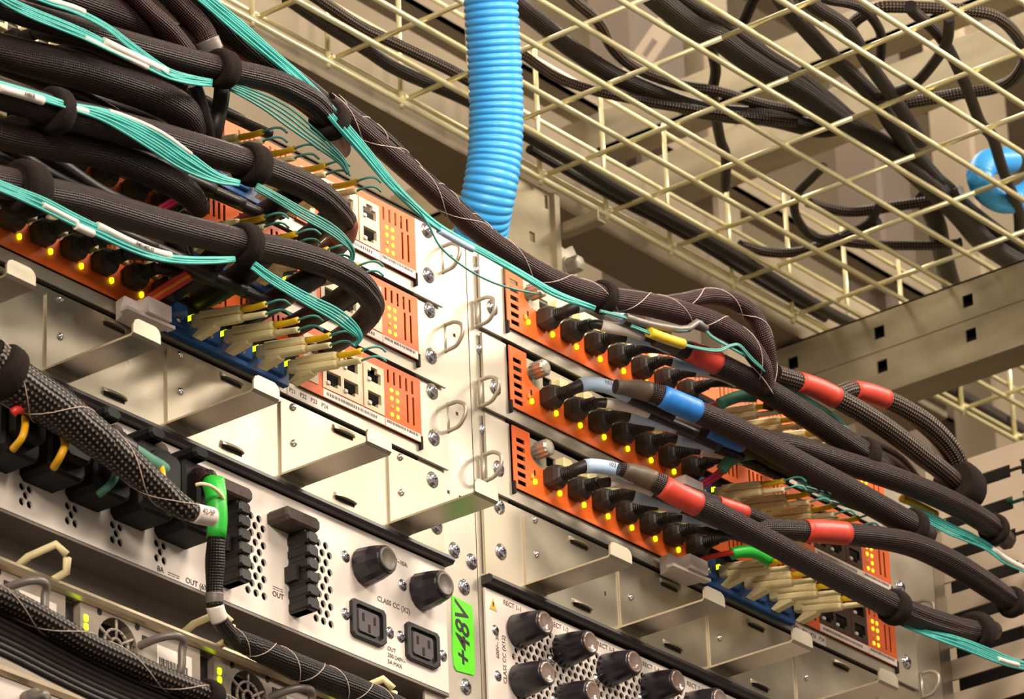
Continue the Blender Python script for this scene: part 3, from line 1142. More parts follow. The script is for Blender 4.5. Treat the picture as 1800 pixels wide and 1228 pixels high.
# ------------------------------------------------------------------ white connectors with their wires
WC = [('lowest left', -RP, 0), ('middle left', -RP, 1), ('top left', -RP, 2), ('lowest right', 0, 0), ('middle right', 0, 1), ('top right', 0, 2)]
for nm, dx, row in WC:
    dz = PITCH * row
    sd = 'left' if dx else 'right'
    wc = ('red and orange wires', 'magenta wires')[0 if (dx and row == 0) else 1] if row != 0 or dx else 'dark red wire'
    t = thing('wire_connector', 'white plastic connector with %s on the %s switch of the %s rack' % (wc, ('lowest', 'middle', 'topmost')[row], sd), 'connector', (dx + .245, -.004, dz - .112), 'white wire connectors')
    b = MB()
    x0, x1 = dx + .2300, dx + .2640
    b.loft([[(x0, -.004, dz - .109), (x1, -.004, dz - .109), (x1, -.004, dz - .094), (x0, -.004, dz - .094)],
            [(x0 - .006, -.018, dz - .110), (x1, -.020, dz - .110), (x1, -.020, dz - .097), (x0 - .006, -.018, dz - .096)],
            [(x0 - .012, -.019, dz - .111), (x1 + .002, -.021, dz - .111), (x1 + .002, -.021, dz - .1085), (x0 - .012, -.019, dz - .1085)],
            [(x0 - .012, -.026, dz - .111), (x1 + .002, -.028, dz - .111), (x1 + .002, -.028, dz - .1085), (x0 - .012, -.026, dz - .1085)]])
    b.box(x0 + .006, x1 - .004, -.030, -.018, dz - .1080, dz - .0960)
    b.build('connector_shell', M['white_pl'], t)
    cols = ['red_wire', 'orange_wire', 'red_wire'] if (dx and row == 0) else (['red_wire'] if row == 0 else ['magenta_wire', 'magenta_wire'])
    if dx:
        px_w = [(243, 536), (275, 512), (305, 494), (330, 478)]
        px_w = [(x + row * 1.5, y - 143.5 * row) for x, y in px_w]
        px_s = None
    else:
        px_w = {0: [(1226, 986), (1250, 978), (1272, 973), (1292, 970)], 1: [(1208, 858), (1238, 846), (1262, 830), (1280, 812)], 2: [(1212, 722), (1236, 716), (1258, 710), (1274, 702)]}[row]
        px_s = {0: [(1284, 971), (1305, 967), (1330, 970), (1354, 984)], 1: [(1266, 824), (1280, 808), (1300, 798), (1328, 794)], 2: [(1262, 708), (1280, 700), (1300, 694), (1325, 694)]}[row]
    for k, cm in enumerate(cols):
        s = MB()
        pt = Path([P(x + 3 * k, y + 4.5 * k, -.018 - .012 * i) for i, (x, y) in enumerate(px_w)], 5)
        s.tube(pt, .0023, 8)
        s.build('wire', M[cm], t)
    if px_s:
        s = MB()
        s.tube(Path([P(x + 2, y + 2, -.050 - .006 * i) for i, (x, y) in enumerate(px_s)], 5), .0052, 10)
        s.build('wire_sleeve', M['green_tape' if row == 0 else 'green_sleeve'], t)


# ------------------------------------------------------------------ overhead wire basket tray (100 x 50 mm mesh, 600 mm wide)
TZ = 0.44
YB = 0.2786
YF = YB - .0513 * 12
XA, XB = -.235, 1.50
tray = thing('basket_tray', 'zinc-yellow wire basket cable tray overhead, seen from below', 'cable tray', (.6, 0, TZ), None)
for j in range(13):
    y = YB - .0513 * j
    MB().bar((XA, y, TZ), (XB, y, TZ), .0027, 8).build('long_wire', M['wire'], tray)
for z in (TZ + .0125, TZ + .066, TZ + .131):
    MB().bar((XA, YB + .005, z), (XB, YB + .005, z), .0022, 8).build('side_wire', M['wire'], tray)
    MB().bar((XA, YF - .005, z), (XB, YF - .005, z), .0022, 8).build('side_wire', M['wire'], tray)
for n in range(-3, 15):
    x = .0723 + .1004 * n
    b = MB()
    p = [(x - .004, YB + .0005, TZ + .1365), (x - .004, YB + .0005, TZ + .006), (x - .002, YB - .0005, TZ + .0046), (x, YB - .006, TZ + .0044), (x, 0, TZ + .0044), (x, YF + .006, TZ + .0044), (x - .002, YF + .0005, TZ + .0046), (x - .004, YF - .0005, TZ + .006), (x - .004, YF - .0005, TZ + .1365)]
    for a, c in zip(p[:-1], p[1:]):
        b.bar(a, c, .0024, 8)
    b.bar((x - .004, YB + .0005, TZ + .006), (x - .004, YB + .0005, TZ - .006), .0022, 8)
    b.build('cross_wire', M['wire'], tray)


def yz_plate(x, y0, y1, z0, z1, holes, th=.002):
    b = MB()
    b.plate(y0, y1, z0, z1, holes, 0, th)
    b.v = [Vector((x + v.y, v.x, v.z)) for v in b.v]
    b.f = [f[::-1] for f in b.f]
    return b


# double strut that carries the tray
t = thing('strut_beam', 'galvanised double strut beam with square holes under the basket tray', 'beam', (.93, 0, .35))
hs = [(y - .0060, y + .0060, .4085, .4215) for y in (.310 - .1035 * k for k in range(7))]
b = yz_plate(.913, -.42, .333, .3955, .4370, hs)
b.box(.913, .953, -.42, .333, .4350, .4372)
b.box(.951, .953, -.42, .333, .3955, .4370)
b.box(.913, .953, .331, .333, .3955, .4370)
b.build('upper_strut', M['galv'], t)
hs = [(y - .0060, y + .0060, .3720, .3850) for y in (.310 - .1035 * k for k in range(7))]
b = yz_plate(.9135, -.42, .325, .3520, .3950, hs)
b.box(.9135, .953, -.42, .325, .3500, .3520)
b.box(.951, .953, -.42, .325, .3520, .3950)
b.box(.9135, .953, .323, .325, .3520, .3950)
b.build('lower_strut', M['galv'], t)
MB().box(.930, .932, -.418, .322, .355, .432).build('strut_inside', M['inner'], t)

# upright and bolted bracket behind the rack joint
t = thing('rear_upright', 'weathered steel upright with square holes behind the blue conduit', 'upright', (.46, .29, -.6))
b = MB()
b.plate(.420, .4935, -.60, .4365, [(.459, .467, .375, .385), (.4845, .489, .418, .432), (.459, .467, .275, .285)], .286, .2885)
b.build('upright_face', M['galv'], t)
b = MB()
b.prism([(.4935, -.60), (.5010, -.60), (.5010, .4365), (.4935, .4365)], .2815, .2885)
b.build('upright_lip', M['galv'], t)
b = MB()
b.prism([(.5010, .10), (.5330, .10), (.5330, .3900), (.5280, .3960), (.5160, .3880), (.5010, .3920)], .2890, .2915)
o = b.build('bolted_plate', M['steel'], t)
for x, z in ((.5185, .3700),):
    h = MB()
    h.lathe_y(x, z, [(.289, .0100), (.2870, .0100), (.2869, .0082), (.2750, .0082), (.2735, .0072), (.2730, .002)], 6, False)
    h.build('bolt_head', M['steel'], o)
b = MB()
b.box(.5030, .5050, .240, .2885, .3980, .4080)
b.box(.5030, .5150, .240, .2885, .3970, .3985)
b.build('support_arm', M['galv'], t)

t = thing('overhead_trough', 'tan sheet-metal trough running along the back of the basket tray', 'trough', (.5, .33, .44))
b = MB()
b.box(-.30, 1.18, .3020, .3560, .4410, .5200)
b.build('trough_body', M['tan'], t)
t = thing('cabinet_back', 'long tan rear panel with square holes under the overhead trough', 'panel', (.6, .5, .1))
b = MB()
b.plate(-.35, 1.6, .05, .50, [(.905 + .15 * k, .917 + .15 * k, .462, .476) for k in range(-3, 4)], .520, .523)
b.build('panel_sheet', M['tan'], t)
MB().box(-.35, 1.6, .530, .600, .05, .498).build('panel_back', M['tan_dark'], t)

# beams, seams and struts glimpsed above the tray
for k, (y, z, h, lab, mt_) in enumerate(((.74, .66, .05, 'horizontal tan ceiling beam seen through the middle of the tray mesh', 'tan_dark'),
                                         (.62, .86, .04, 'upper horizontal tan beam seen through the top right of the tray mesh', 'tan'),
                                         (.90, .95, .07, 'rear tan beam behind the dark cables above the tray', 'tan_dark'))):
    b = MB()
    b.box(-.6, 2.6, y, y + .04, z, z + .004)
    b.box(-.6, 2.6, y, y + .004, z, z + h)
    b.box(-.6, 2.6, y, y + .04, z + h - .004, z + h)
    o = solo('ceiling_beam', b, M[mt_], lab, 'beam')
    BEAM = BEAM if k else o
for px, py, z_, lab in ((1690, 135, .72, 'galvanised cross beam behind the large cable loop at the upper right'), (1300, 165, .80, 'galvanised cross beam behind the cables in the middle of the tray')):
    q = PZ(px, py, z_)
    b = MB()
    b.box(q.x, q.x + .003, -.5, .9, z_, z_ + .045)
    b.box(q.x, q.x + .040, -.5, .9, z_, z_ + .003)
    solo('cross_beam', b, M['galv'], lab, 'beam')
A_, B_ = PX(1120, 115, 1.05), PX(1190, 15, 1.05)
t = thing('slotted_strut', 'pale slotted strut slanting up behind the tray mesh', 'strut', tuple(A_))
d = (B_ - A_)
b = MB()
L_ = d.length * 1.4
hs = [(.012 + .042 * k, .034 + .042 * k, -.005, .005) for k in range(int(L_ / .042))]
b.plate(-.02, L_, -.016, .016, hs, 0, .002)
u = d.normalized()
w = Vector((0, 1, 0)).cross(u).normalized() if False else u.cross(Vector((1, 0, 0))).normalized()
n = Vector((1, 0, 0))
b.v = [A_ + u * v.x + w * v.z + n * v.y for v in b.v]
b.build('strut_face', M['duct'], t)
for k, (px, py) in enumerate(((983, 228), (1103, 298), (1238, 242), (1676, 70))):
    q = P(px, py, .74)
    if k == 0:
        continue
    b = MB()
    rr = .007
    yy, zz = .74, .685
    b.lathe_y(q.x, zz, [(yy, rr * 1.5), (yy - .002, rr * 1.5), (yy - .0021, rr), (yy - .014, rr), (yy - .015, rr * .8)], 6, False)
    b.build('bolt_head', M['steel'], BEAM)
# vertical panels behind
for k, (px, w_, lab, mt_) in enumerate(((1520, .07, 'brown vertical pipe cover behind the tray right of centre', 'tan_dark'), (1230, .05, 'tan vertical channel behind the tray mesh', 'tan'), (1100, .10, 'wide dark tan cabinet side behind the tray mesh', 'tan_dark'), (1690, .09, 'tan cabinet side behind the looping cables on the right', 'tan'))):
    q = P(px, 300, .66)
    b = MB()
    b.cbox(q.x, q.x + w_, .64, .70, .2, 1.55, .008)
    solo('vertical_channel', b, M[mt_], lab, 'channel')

# ivory finger duct at the right end of the right rack
t = thing('finger_duct', 'ivory slotted cable duct standing at the right end of the right rack', 'cable duct', (.69, -.05, -.62))
hs = []
for k in range(18):
    z = .1045 - .0305 * k
    hs += [(-.072, .012, z - .0060, z + .0060), (-.0840, -.072, z - .0018, z + .0018), (-.0910, -.0825, z - .0072, z + .0072)]
b = yz_plate(.672, -.112, .016, -.60, .1290, hs, .0022)
b.box(.672, .760, -.1142, -.112, -.60, .129)
b.build('duct_wall', M['duct'], t)
MB().box(.700, .703, -.108, .016, -.60, .128).build('duct_inside', M['black_pl'], t)
b = MB()
b.box(.6540, .6705, .0045, .016, -.60, .1250)
b.build('mounting_channel', M['steel_dark'], t)

# ------------------------------------------------------------------ blue corrugated conduits
def conduit(path, r, pitch, name, label):
    n = max(8, int(path.d[-1] / pitch * 8))
    pts, rad = [], []
    for i in range(n + 1):
        d_ = path.d[-1] * i / n
        pts.append(path.at(d_))
        ph = (d_ / pitch) % 1.0
        rad.append(r * (1 - .085 * (1 - math.sin(math.pi * ph) ** .55)))
    q = Path.__new__(Path)
    q.t = list(range(n + 1))
    q._set(pts)
    b = MB()
    b.tube(q, rad, 28)
    return solo(name, b, M['conduit'], label, 'conduit')


conduit(ppath([(860, -40, -.030), (865, 40, -.022), (870, 120, -.013), (872.5, 200, -.004), (870, 270, .004), (862, 325, .012), (853, 368, .022), (846, 405, .034), (841, 440, .048)], per=8), .0222, .0057, 'corrugated_conduit', 'bright blue corrugated conduit hanging down beside the tray')
conduit(Path([PZ(1830, 322, .52), PZ(1800, 345, .50), PZ(1765, 352, .49), PZ(1735, 336, .49), PZ(1722, 308, .50), PZ(1738, 285, .53), PZ(1775, 282, .56)], 8), .0130, .0042, 'corrugated_conduit', 'blue corrugated conduit loop at the right edge above the tray')


# ------------------------------------------------------------------ dark cables lying in the tray
def tray_cable(pts, wpx, label, z=.462, mt_='braid_tray', zs=None):
    p = Path([PZ(x, y, (zs[i] if zs else z)) for i, (x, y) in enumerate(pts)], 6)
    r = wpx * .5 * .00051
    b = MB()
    b.tube(p, r, 12)
    return solo('braided_cable', b, M[mt_], label, 'cable', 'dark cables in the overhead tray')


TC = [
    ([(535, -18), (555, -5), (627, 43), (677, 68), (778, 116), (824, 141), (880, 172)], 22, 'braided cable crossing the tray left of the blue conduit, upper one', .462, 'braid_coarse'),
    ([(505, -3), (521, 8), (576, 45), (642, 86), (702, 124), (824, 177), (923, 236), (1013, 288), (1102, 344), (1228, 411), (1350, 484), (1450, 545), (1520, 580)], 24, 'long dark cable along the rack-side edge of the tray', .458, 'braid_tray'),
    ([(930, 262), (1021, 315), (1102, 360), (1152, 385), (1228, 428), (1350, 503), (1450, 560)], 16, 'second dark cable beside the one along the tray edge', .460, 'braid_tray'),
    ([(895, -8), (912, 10), (963, 50), (1001, 83), (1077, 131), (1140, 160), (1215, 188), (1280, 200), (1350, 206), (1440, 226), (1490, 215)], 34, 'thick dark cable right of the blue conduit sweeping to the middle of the tray', .480, 'braid_tray'),
    ([(905, 92), (922, 98), (975, 134), (1040, 158), (1110, 174), (1200, 190), (1300, 205), (1400, 215)], 18, 'thin braided cable below the thick one right of the conduit', .466, 'braid_coarse'),
    ([(995, -15), (1008, 0), (1051, 38), (1077, 85), (1120, 121), (1200, 150), (1260, 160), (1350, 186), (1420, 196), (1480, 205)], 20, 'braided cable curving in from the top centre of the tray', .490, 'braid_coarse'),
    ([(1140, -15), (1157, 0), (1215, 45), (1260, 65), (1300, 95), (1350, 128), (1400, 155), (1451, 192), (1489, 220), (1577, 276), (1640, 330), (1690, 380), (1730, 425), (1800, 470)], 44, 'thickest dark cable running diagonally through the middle of the tray', .475, 'braid_tray'),
    ([(1180, -15), (1235, 20), (1290, 55), (1350, 98), (1400, 130), (1460, 178), (1510, 220), (1590, 272), (1660, 325), (1710, 372), (1800, 440)], 26, 'dark cable lying above the thickest diagonal one', .488, 'braid_tray'),
    ([(1370, -5), (1393, 25), (1463, 101), (1491, 126), (1542, 177), (1565, 215), (1602, 265), (1650, 320)], 30, 'dark cable from the top edge left of the forked one', .480, 'braid_tray'),
    ([(1415, -5), (1433, 12), (1489, 50), (1527, 111), (1565, 164), (1590, 202), (1620, 250)], 26, 'forked dark cable at the top right of the tray', .470, 'braid_tray'),
    ([(1440, -8), (1458, 0), (1500, 8), (1527, 25), (1547, 55), (1549, 85), (1547, 105)], 18, 'short looped cable hanging at the top right of the tray', .500, 'braid_tray'),
    ([(1495, 45), (1512, 30), (1544, 14), (1582, 12), (1653, 15), (1729, 22), (1766, 40), (1792, 70), (1803, 95), (1800, 113), (1779, 141), (1744, 156), (1690, 164), (1653, 171), (1590, 182)], 22, 'large braided loop at the upper right of the tray', .510, 'braid_coarse'),
    ([(1600, 10), (1607, 22), (1640, 50), (1665, 83), (1698, 151), (1723, 215), (1744, 240), (1760, 290), (1775, 330), (1790, 370), (1793, 415)], 22, 'dark cable dropping past the blue conduit loop at the right edge', .485, 'braid_tray'),
    ([(1668, 30), (1668, 50), (1660, 83), (1615, 141), (1577, 161), (1540, 172)], 20, 'dark cable slanting down from the large loop', .475, 'braid_tray'),
    ([(1330, -10), (1324, 0), (1308, 35), (1290, 55)], 20, 'short dark cable at the top edge right of centre', .500, 'braid_tray'),
    ([(1245, 75), (1253, 96), (1258, 126), (1253, 160), (1258, 200), (1266, 245), (1276, 275), (1275, 330)], 20, 'dark cable hanging straight down through the middle of the tray', .500, 'braid_tray'),
    ([(1448, 292), (1425, 315), (1403, 338), (1396, 360), (1402, 385), (1425, 413), (1460, 420), (1500, 405), (1530, 388), (1545, 362)], 17, 'small cable ring right of the middle of the tray', .470, 'braid_tray'),
    ([(1420, 355), (1450, 365), (1501, 372), (1577, 362), (1653, 350), (1690, 335)], 20, 'horizontal braided cable crossing the small cable ring', .475, 'braid_coarse'),
    ([(1300, 430), (1350, 443), (1400, 443), (1451, 428), (1514, 404), (1545, 390)], 19, 'braided cable low in the tray below the small ring', .468, 'braid_coarse'),
    ([(1470, 418), (1491, 426), (1552, 431), (1653, 431), (1690, 425)], 18, 'horizontal braided cable just above the strut beam', .466, 'braid_coarse'),
    ([(1625, 350), (1645, 390), (1655, 438), (1672, 500), (1690, 540)], 38, 'thick dark cable dropping behind the strut beam', .480, 'braid_tray'),
    ([(1595, 640), (1665, 683), (1729, 721), (1800, 762), (1850, 790)], 36, 'dark cable in the tray below the strut beam at the right', .466, 'braid_tray'),
]
for pts, w_, lab, z, mt_ in TC:
    tray_cable(pts, w_, lab, z, mt_)


# ------------------------------------------------------------------ cables, straps, fibres in front of the racks
def cable(name, label, pts, rad, mt_='braid', covers=(), ridges=None, tracer=0, seg=16, per=6, group=None, y=None, world=False, tail=None):
    """pts: (px, py, Y) or world points; rad: one or per control point (metres);
    covers: (px0, px1, material, extra radius, part name, text)"""
    p = Path(pts, per) if world else ppath(pts, y, per)
    rs = p.interp(rad) if isinstance(rad, (list, tuple)) else [rad] * len(p.p)
    t = thing(name, label, 'cable', tuple(p.p[0]), group)
    b = MB()
    rd = None
    if ridges:
        rd = (ridges[0], p.interp(ridges[1]))
        seg = max(seg, 32)
    b.tube(p, rs, seg, rd)
    sl = b.build('sleeve', M[mt_], t)
    for cv in covers:
        i0, i1 = p.near(cv[0]), p.near(cv[1])
        if i1 < i0:
            i0, i1 = i1, i0
        d0, d1 = p.d[i0], p.d[i1]
        # exact ends along the path
        q = p.sub(d0, max(d1, d0 + .006), 8)
        rm = [rs[min(range(len(p.d)), key=lambda i: abs(p.d[i] - (d0 + (d1 - d0) * k / 8)))] + cv[3] for k in range(9)]
        c = MB()
        c.tube(q, rm, 16)
        o = c.build(cv[4] if len(cv) > 4 else 'label_sleeve', M[cv[2]], t)
        if len(cv) > 5:
            mid = ((cv[0][0] + cv[1][0]) / 2, (cv[0][1] + cv[1][1]) / 2)
            path_text(cv[5], p, mid, min(.006, rm[4] * .8), rm[4], o, up=.5)
    if tracer:
        fr = p.frames()
        for sgn in (1, -1):
            c = MB()
            pp = []
            n = int(p.d[-1] / .0025)
            for k in range(n + 1):
                d_ = p.d[-1] * k / n
                i = min(range(len(p.d)), key=lambda i: abs(p.d[i] - d_))
                ctr = p.at(d_)
                a = sgn * (2 * math.pi * d_ / tracer + .6)
                u, w = fr[i]
                pp.append(ctr + (u * math.cos(a) + w * math.sin(a)) * (rs[i] + .00005))
            q = Path.__new__(Path)
            q.t = list(range(n + 1))
            q._set(pp)
            c.tube(q, .00036, 5)
            c.build('tracer_thread', M['thread'], t)
    CP[label] = (p, rs)
    return t


CP = {}


def strap(label_of, px, length, extra, label, mt_='strap'):
    p, rs = CP[label_of]
    i = p.near(px)
    d = p.d[i]
    q = p.sub(d - length / 2, d + length / 2, 10)
    r0 = rs[i] + extra + .0012
    prof = [.80, .93, .99, 1.0, 1.0, 1.02, 1.02, 1.0, .99, .93, .80]
    b = MB()
    b.tube(q, [r0 * k for k in prof], 24)
    return solo('cable_strap', b, M[mt_], label, 'strap', 'hook-and-loop cable straps')


# copper plugs, their boots and short cables
LAB = {2: ['lab_blue', 'lab_white', 'lab_blue', None, 'lab_blue', 'lab_white', None],
       1: ['lab_blue', 'lab_white', 'lab_blue', 'lab_white', 'lab_blue', 'lab_white', None],
       0: ['lab_blue', 'lab_white', 'lab_blue', 'lab_white', 'lab_blue', None, None]}
ORD = ['first', 'second', 'third', 'fourth', 'fifth', 'sixth', 'seventh']
ROWN = ['bottom', 'middle', 'top']


def hood_mb(x, z):
    b = MB()

    def oc(w, h, y, c, dz=0):
        return [(x - w + c, y, z - h + dz), (x + w - c, y, z - h + dz), (x + w, y, z - h + c + dz), (x + w, y, z + h - c + dz), (x + w - c, y, z + h + dz), (x - w + c, y, z + h + dz), (x - w, y, z + h - c + dz), (x - w, y, z - h + c + dz)]
    b.loft([oc(.0070, .0068, -.0040, .0012), oc(.0070, .0068, -.0060, .0012), oc(.0078, .0086, -.0064, .0026), oc(.0078, .0086, -.0140, .0026), oc(.0064, .0070, -.0180, .0030), oc(.0052, .0052, -.0195, .0024)])
    return b


def boot_mb(x, z):
    b = MB()
    pr_ = [(-.0190, .0052)]
    for k in range(5):
        y = -.0198 - .0020 * k
        pr_ += [(y, .0056 - .0002 * k), (y - .0011, .0056 - .0002 * k), (y - .0012, .0048), (y - .0019, .0048)]
    b.lathe_y(x, z, pr_, 12)
    return b


plug_hood = plug_boot = None
for side, dx in ((0, 0.0), (1, -RP)):
    for row in range(3):
        for k in range(7):
            if side and k < 1:
                continue
            u = .0870 + .0313 * k + dx
            z = -.0715 + PITCH * row
            sd = 'left' if side else 'right'
            t = thing('cable_plug', 'black hooded plug, %s from left in the %s row of the %s rack' % (ORD[k], ROWN[row], sd), 'plug', (u, -.004, z), 'black hooded cable plugs')
            for nm_, fn, mt_ in (('plug_hood', hood_mb, 'hood'), ('strain_relief', boot_mb, 'black_pl')):
                cur = plug_hood if nm_ == 'plug_hood' else plug_boot
                if cur is None:
                    o = fn(u, z).build(nm_, M[mt_], t)
                    if nm_ == 'plug_hood':
                        plug_hood = o
                    else:
                        plug_boot = o
                else:
                    o = cur.copy()
                    COL.objects.link(o)
                    o.parent = t
            j = .002 * math.sin(k * 2.3 + row)
            pts = [(u, -.026, z), (u + .002, -.033, z + .0008), (u + .010, -.040, z + .002 + j), (u + .030, -.047, z + .003 + j), (u + .055, -.055, z - .001), (u + .088, -.064, z - .006)]
            if k == 0:
                pts = [Vector(q) + Vector((0, 0, .0022 * min(1, i / 2))) for i, q in enumerate(pts)]
            elif k != 6:
                pts = [Vector(q) - Vector((0, 0, .0030 * min(1, i / 2))) for i, q in enumerate(pts)]
            if k == 6:
                pts = pts[:4] + [(u + .055, -.050, z + .001)]
            p = Path(pts, 5)
            b = MB()
            r = .0052 if k in (0, 2) else .0041
            b.tube(p, [r * .95] * 6 + [r] * (len(p.p) - 6), 12)
            b.build('cable', M['black_cable'], t)
            lb = LAB[row][k] if not side else None
            if lb:
                L_ = (.046, .040, .044, .034, .036, .042, 0)[k]
                q = p.sub(.012, .012 + L_, 8)
                c = MB()
                c.tube(q, r + .0006, 14)
                o = c.build('label_sleeve', M[lb], t)
                if k in (0, 2, 4, 5):
                    ip = min(range(len(p.d)), key=lambda i: abs(p.d[i] - (.013 + L_ * .5)))
                    path_text('103.0' if k % 2 == 0 else '1.2', p, proj(p.p[ip]), .0050, r + .0006, o, up=.7)

# ---- left rack bundles
cable('braided_bundle', 'thick dark braided bundle at the top left corner, behind the strapped one', [(60, -25, -.085), (160, 10, -.085), (250, 45, -.085), (330, 85, -.085), (380, 115, -.09)], .0125)
cable('braided_bundle', 'topmost strapped braided bundle of the left rack, under the aqua fibres', [(-25, 2, -.11), (60, 30, -.11), (150, 55, -.11), (230, 78, -.11), (330, 106, -.11), (390, 121, -.11), (470, 140, -.112), (510, 157, -.112), (545, 178, -.11), (575, 206, -.106), (596, 235, -.09), (598, 262, -.06)],
      [.0088, .0088, .0088, .0088, .0090, .0090, .0090, .0092, .0094, .0090, .0085, .008], ridges=(8, [.02, .02, .02, .02, .02, .02, .06, .14, .2, .2, .1, 0]))
cable('braided_bundle', 'wide dark braided bundle left, second from the top, ending at the black drop cables', [(-25, 80, -.09), (20, 95, -.09), (90, 112, -.09), (150, 127, -.09), (250, 160, -.09), (315, 192, -.088), (338, 225, -.075), (340, 255, -.05)], [.0115, .0125, .013, .013, .013, .0125, .010, .009])
cable('braided_bundle', 'braided bundle under the white-to-aqua fibre fan, strapped twice, in the left rack', [(-25, 158, -.105), (30, 175, -.105), (95, 195, -.105), (180, 216, -.105), (270, 240, -.105), (350, 262, -.105), (430, 285, -.105), (500, 310, -.105), (550, 334, -.103), (585, 362, -.098), (606, 392, -.085), (600, 420, -.06), (570, 448, -.03)],
      [.0105, .0105, .0108, .0112, .0112, .0108, .0102, .0098, .0095, .0092, .009, .0088, .0085], ridges=(8, [.02] * 7 + [.10, .18, .2, .1, 0, 0]), covers=[((603, 388), (603, 418), 'red_end', .0006, 'red_end_sleeve')])
cable('braided_bundle', 'dark braided bundle between the two fibre-carrying bundles at the left edge', [(-20, 230, -.085), (20, 240, -.085), (100, 255, -.085), (180, 270, -.085), (260, 300, -.085), (325, 335, -.08), (350, 365, -.06)], [.0105, .0105, .011, .011, .0105, .0095, .008])
cable('braided_bundle', 'lowest braided bundle of the left rack, curving down in front of the amber lamps', [(-25, 312, -.10), (20, 324, -.10), (60, 335, -.10), (130, 350, -.10), (200, 370, -.10), (280, 393, -.10), (360, 412, -.10), (430, 428, -.10), (500, 442, -.10), (560, 460, -.10), (610, 483, -.099), (640, 508, -.096), (655, 538, -.085), (635, 568, -.062), (595, 597, -.03), (575, 606, -.008)],
      [.0105, .011, .011, .0112, .0112, .011, .0105, .0100, .0098, .0098, .0095, .0092, .0088, .0088, .0085, .008], ridges=(8, [.02] * 8 + [.06, .12, .2, .2, .08, 0, 0, 0]))
# thick black leads that dive into the copper ports
for pts, r, lab in (([(640, 500, -.092), (620, 512, -.080), (585, 535, -.055), (540, 560, -.022), (515, 574, -.006)], .0088, 'thick black lead left of the one beside the amber lamps, middle left switch'),
                    ([(560, 480, -.090), (520, 505, -.078), (480, 530, -.05), (440, 552, -.02), (420, 562, -.006)], .0090, 'thick black lead diving between the first fibre plugs, middle left switch'),
                    ([(590, 370, -.090), (560, 402, -.062), (520, 432, -.030), (490, 452, -.006)], .0085, 'thick black lead under the striped bundle bend, top left switch'),
                    ([(520, 335, -.095), (490, 358, -.07), (450, 385, -.03), (420, 402, -.006)], .0088, 'thick black lead left of the striped bundle bend, top left switch'),
                    ([(470, 440, -.090), (430, 478, -.06), (390, 505, -.03), (350, 525, -.006)], .0095, 'thick black lead above the lowest fibre plugs of the left rack'),
                    ([(400, 425, -.085), (370, 462, -.055), (330, 492, -.03), (290, 515, -.006)], .0095, 'thick black lead beside the red and orange wires of the left rack')):
    cable('black_lead', lab, pts, r, 'black_cable')
for pts, r, lab in (([(342, 150, -.085), (352, 180, -.083), (362, 215, -.08), (372, 262, -.07)], .0052, 'left one of two black drop cables under the topmost strap'),
                    ([(392, 140, -.085), (388, 180, -.083), (380, 220, -.08), (372, 255, -.07)], .0060, 'right one of two black drop cables under the topmost strap')):
    cable('drop_cable', lab, pts, r, 'black_cable')
cable('braided_cable', 'narrow red-brown braided cable coming down at the top, left of the grey-banded one', [(222, -20, -.10), (255, 15, -.10), (295, 52, -.10), (330, 95, -.097)], [.007, .0072, .0075, .0075], 'braid_red')
cable('braided_cable', 'red-brown braided cable with a grey band coming down at the top left', [(285, -20, -.10), (320, 15, -.10), (352, 50, -.10), (372, 90, -.10), (385, 115, -.095)], [.0085, .0085, .009, .0085, .007], 'braid_red', covers=[((345, 78), (362, 92), 'grey_alu', .0006, 'grey_band')])
cable('braided_cable', 'black braided cable running down behind the aqua fibres at the top', [(330, -20, -.095), (375, 30, -.095), (420, 72, -.095), (470, 108, -.095), (530, 150, -.098), (580, 190, -.10)], [.010, .011, .010, .009, .008, .008], 'braid_black')
# ---- bundle that crosses from rack to rack
cable('braided_bundle', 'long braided bundle with pale tracer thread crossing the joint between the racks', [(575, 178, -.105), (610, 205, -.105), (650, 240, -.105), (700, 284, -.103), (770, 345, -.10), (830, 398, -.10), (900, 450, -.10), (970, 492, -.10), (1060, 522, -.10), (1130, 533, -.10), (1200, 550, -.10), (1260, 570, -.10), (1308, 600, -.10), (1338, 640, -.098), (1348, 690, -.09)],
      [.0070, .0075, .0078, .0080, .0078, .0080, .0088, .0095, .0095, .0095, .0098, .0098, .0090, .0080, .007], 'braid_red', tracer=.105, ridges=(5, [.03] * 15))
cable('braided_cable', 'thin braided cable riding on top of the bundle that crosses the rack joint', [(590, 175, -.10), (640, 212, -.10), (690, 252, -.10), (728, 292, -.10), (790, 345, -.098), (829, 380, -.096), (870, 416, -.096), (905, 442, -.096)], .0042, 'braid_black', tracer=.045)
cable('braided_bundle', 'upper arched braided bundle at the end of the rack-joint crossing', [(1150, 535, -.095), (1200, 528, -.095), (1245, 521, -.096), (1290, 530, -.098), (1325, 556, -.10), (1346, 600, -.10), (1353, 640, -.095), (1352, 690, -.085)], [.006, .0065, .0070, .0075, .0075, .0070, .006, .005], 'braid_red', tracer=.09)
cable('black_lead', 'black lead dropping from the arched bundles behind the strut beam end', [(1349, 610, -.09), (1356, 640, -.085), (1360, 675, -.08), (1352, 720, -.07)], .0060, 'black_cable')
for row in range(3):  # extra leads added to darken the gaps between the left bundles
    for j, zz in enumerate((-.045, -.055, -.065)):
        dz = PITCH * row
        pts = [(-.70 + .055 * i, -.052 - .005 * j + .004 * math.sin(i * 1.7 + j * 2 + row), dz + zz + .003 * math.sin(i * 1.1 + j + row * 2)) for i in range(6)]
        pts += [(-.385, -.042, dz + zz - .002), (-.362, -.025, dz + zz - .004), (-.355, -.004, dz + zz - .004)]
        cable('black_lead', '%s added black filler lead behind the bundles along the %s switch of the left rack' % (('upper', 'middle', 'lower')[j], ROWN[row]), pts, .0058, 'black_cable', world=True)
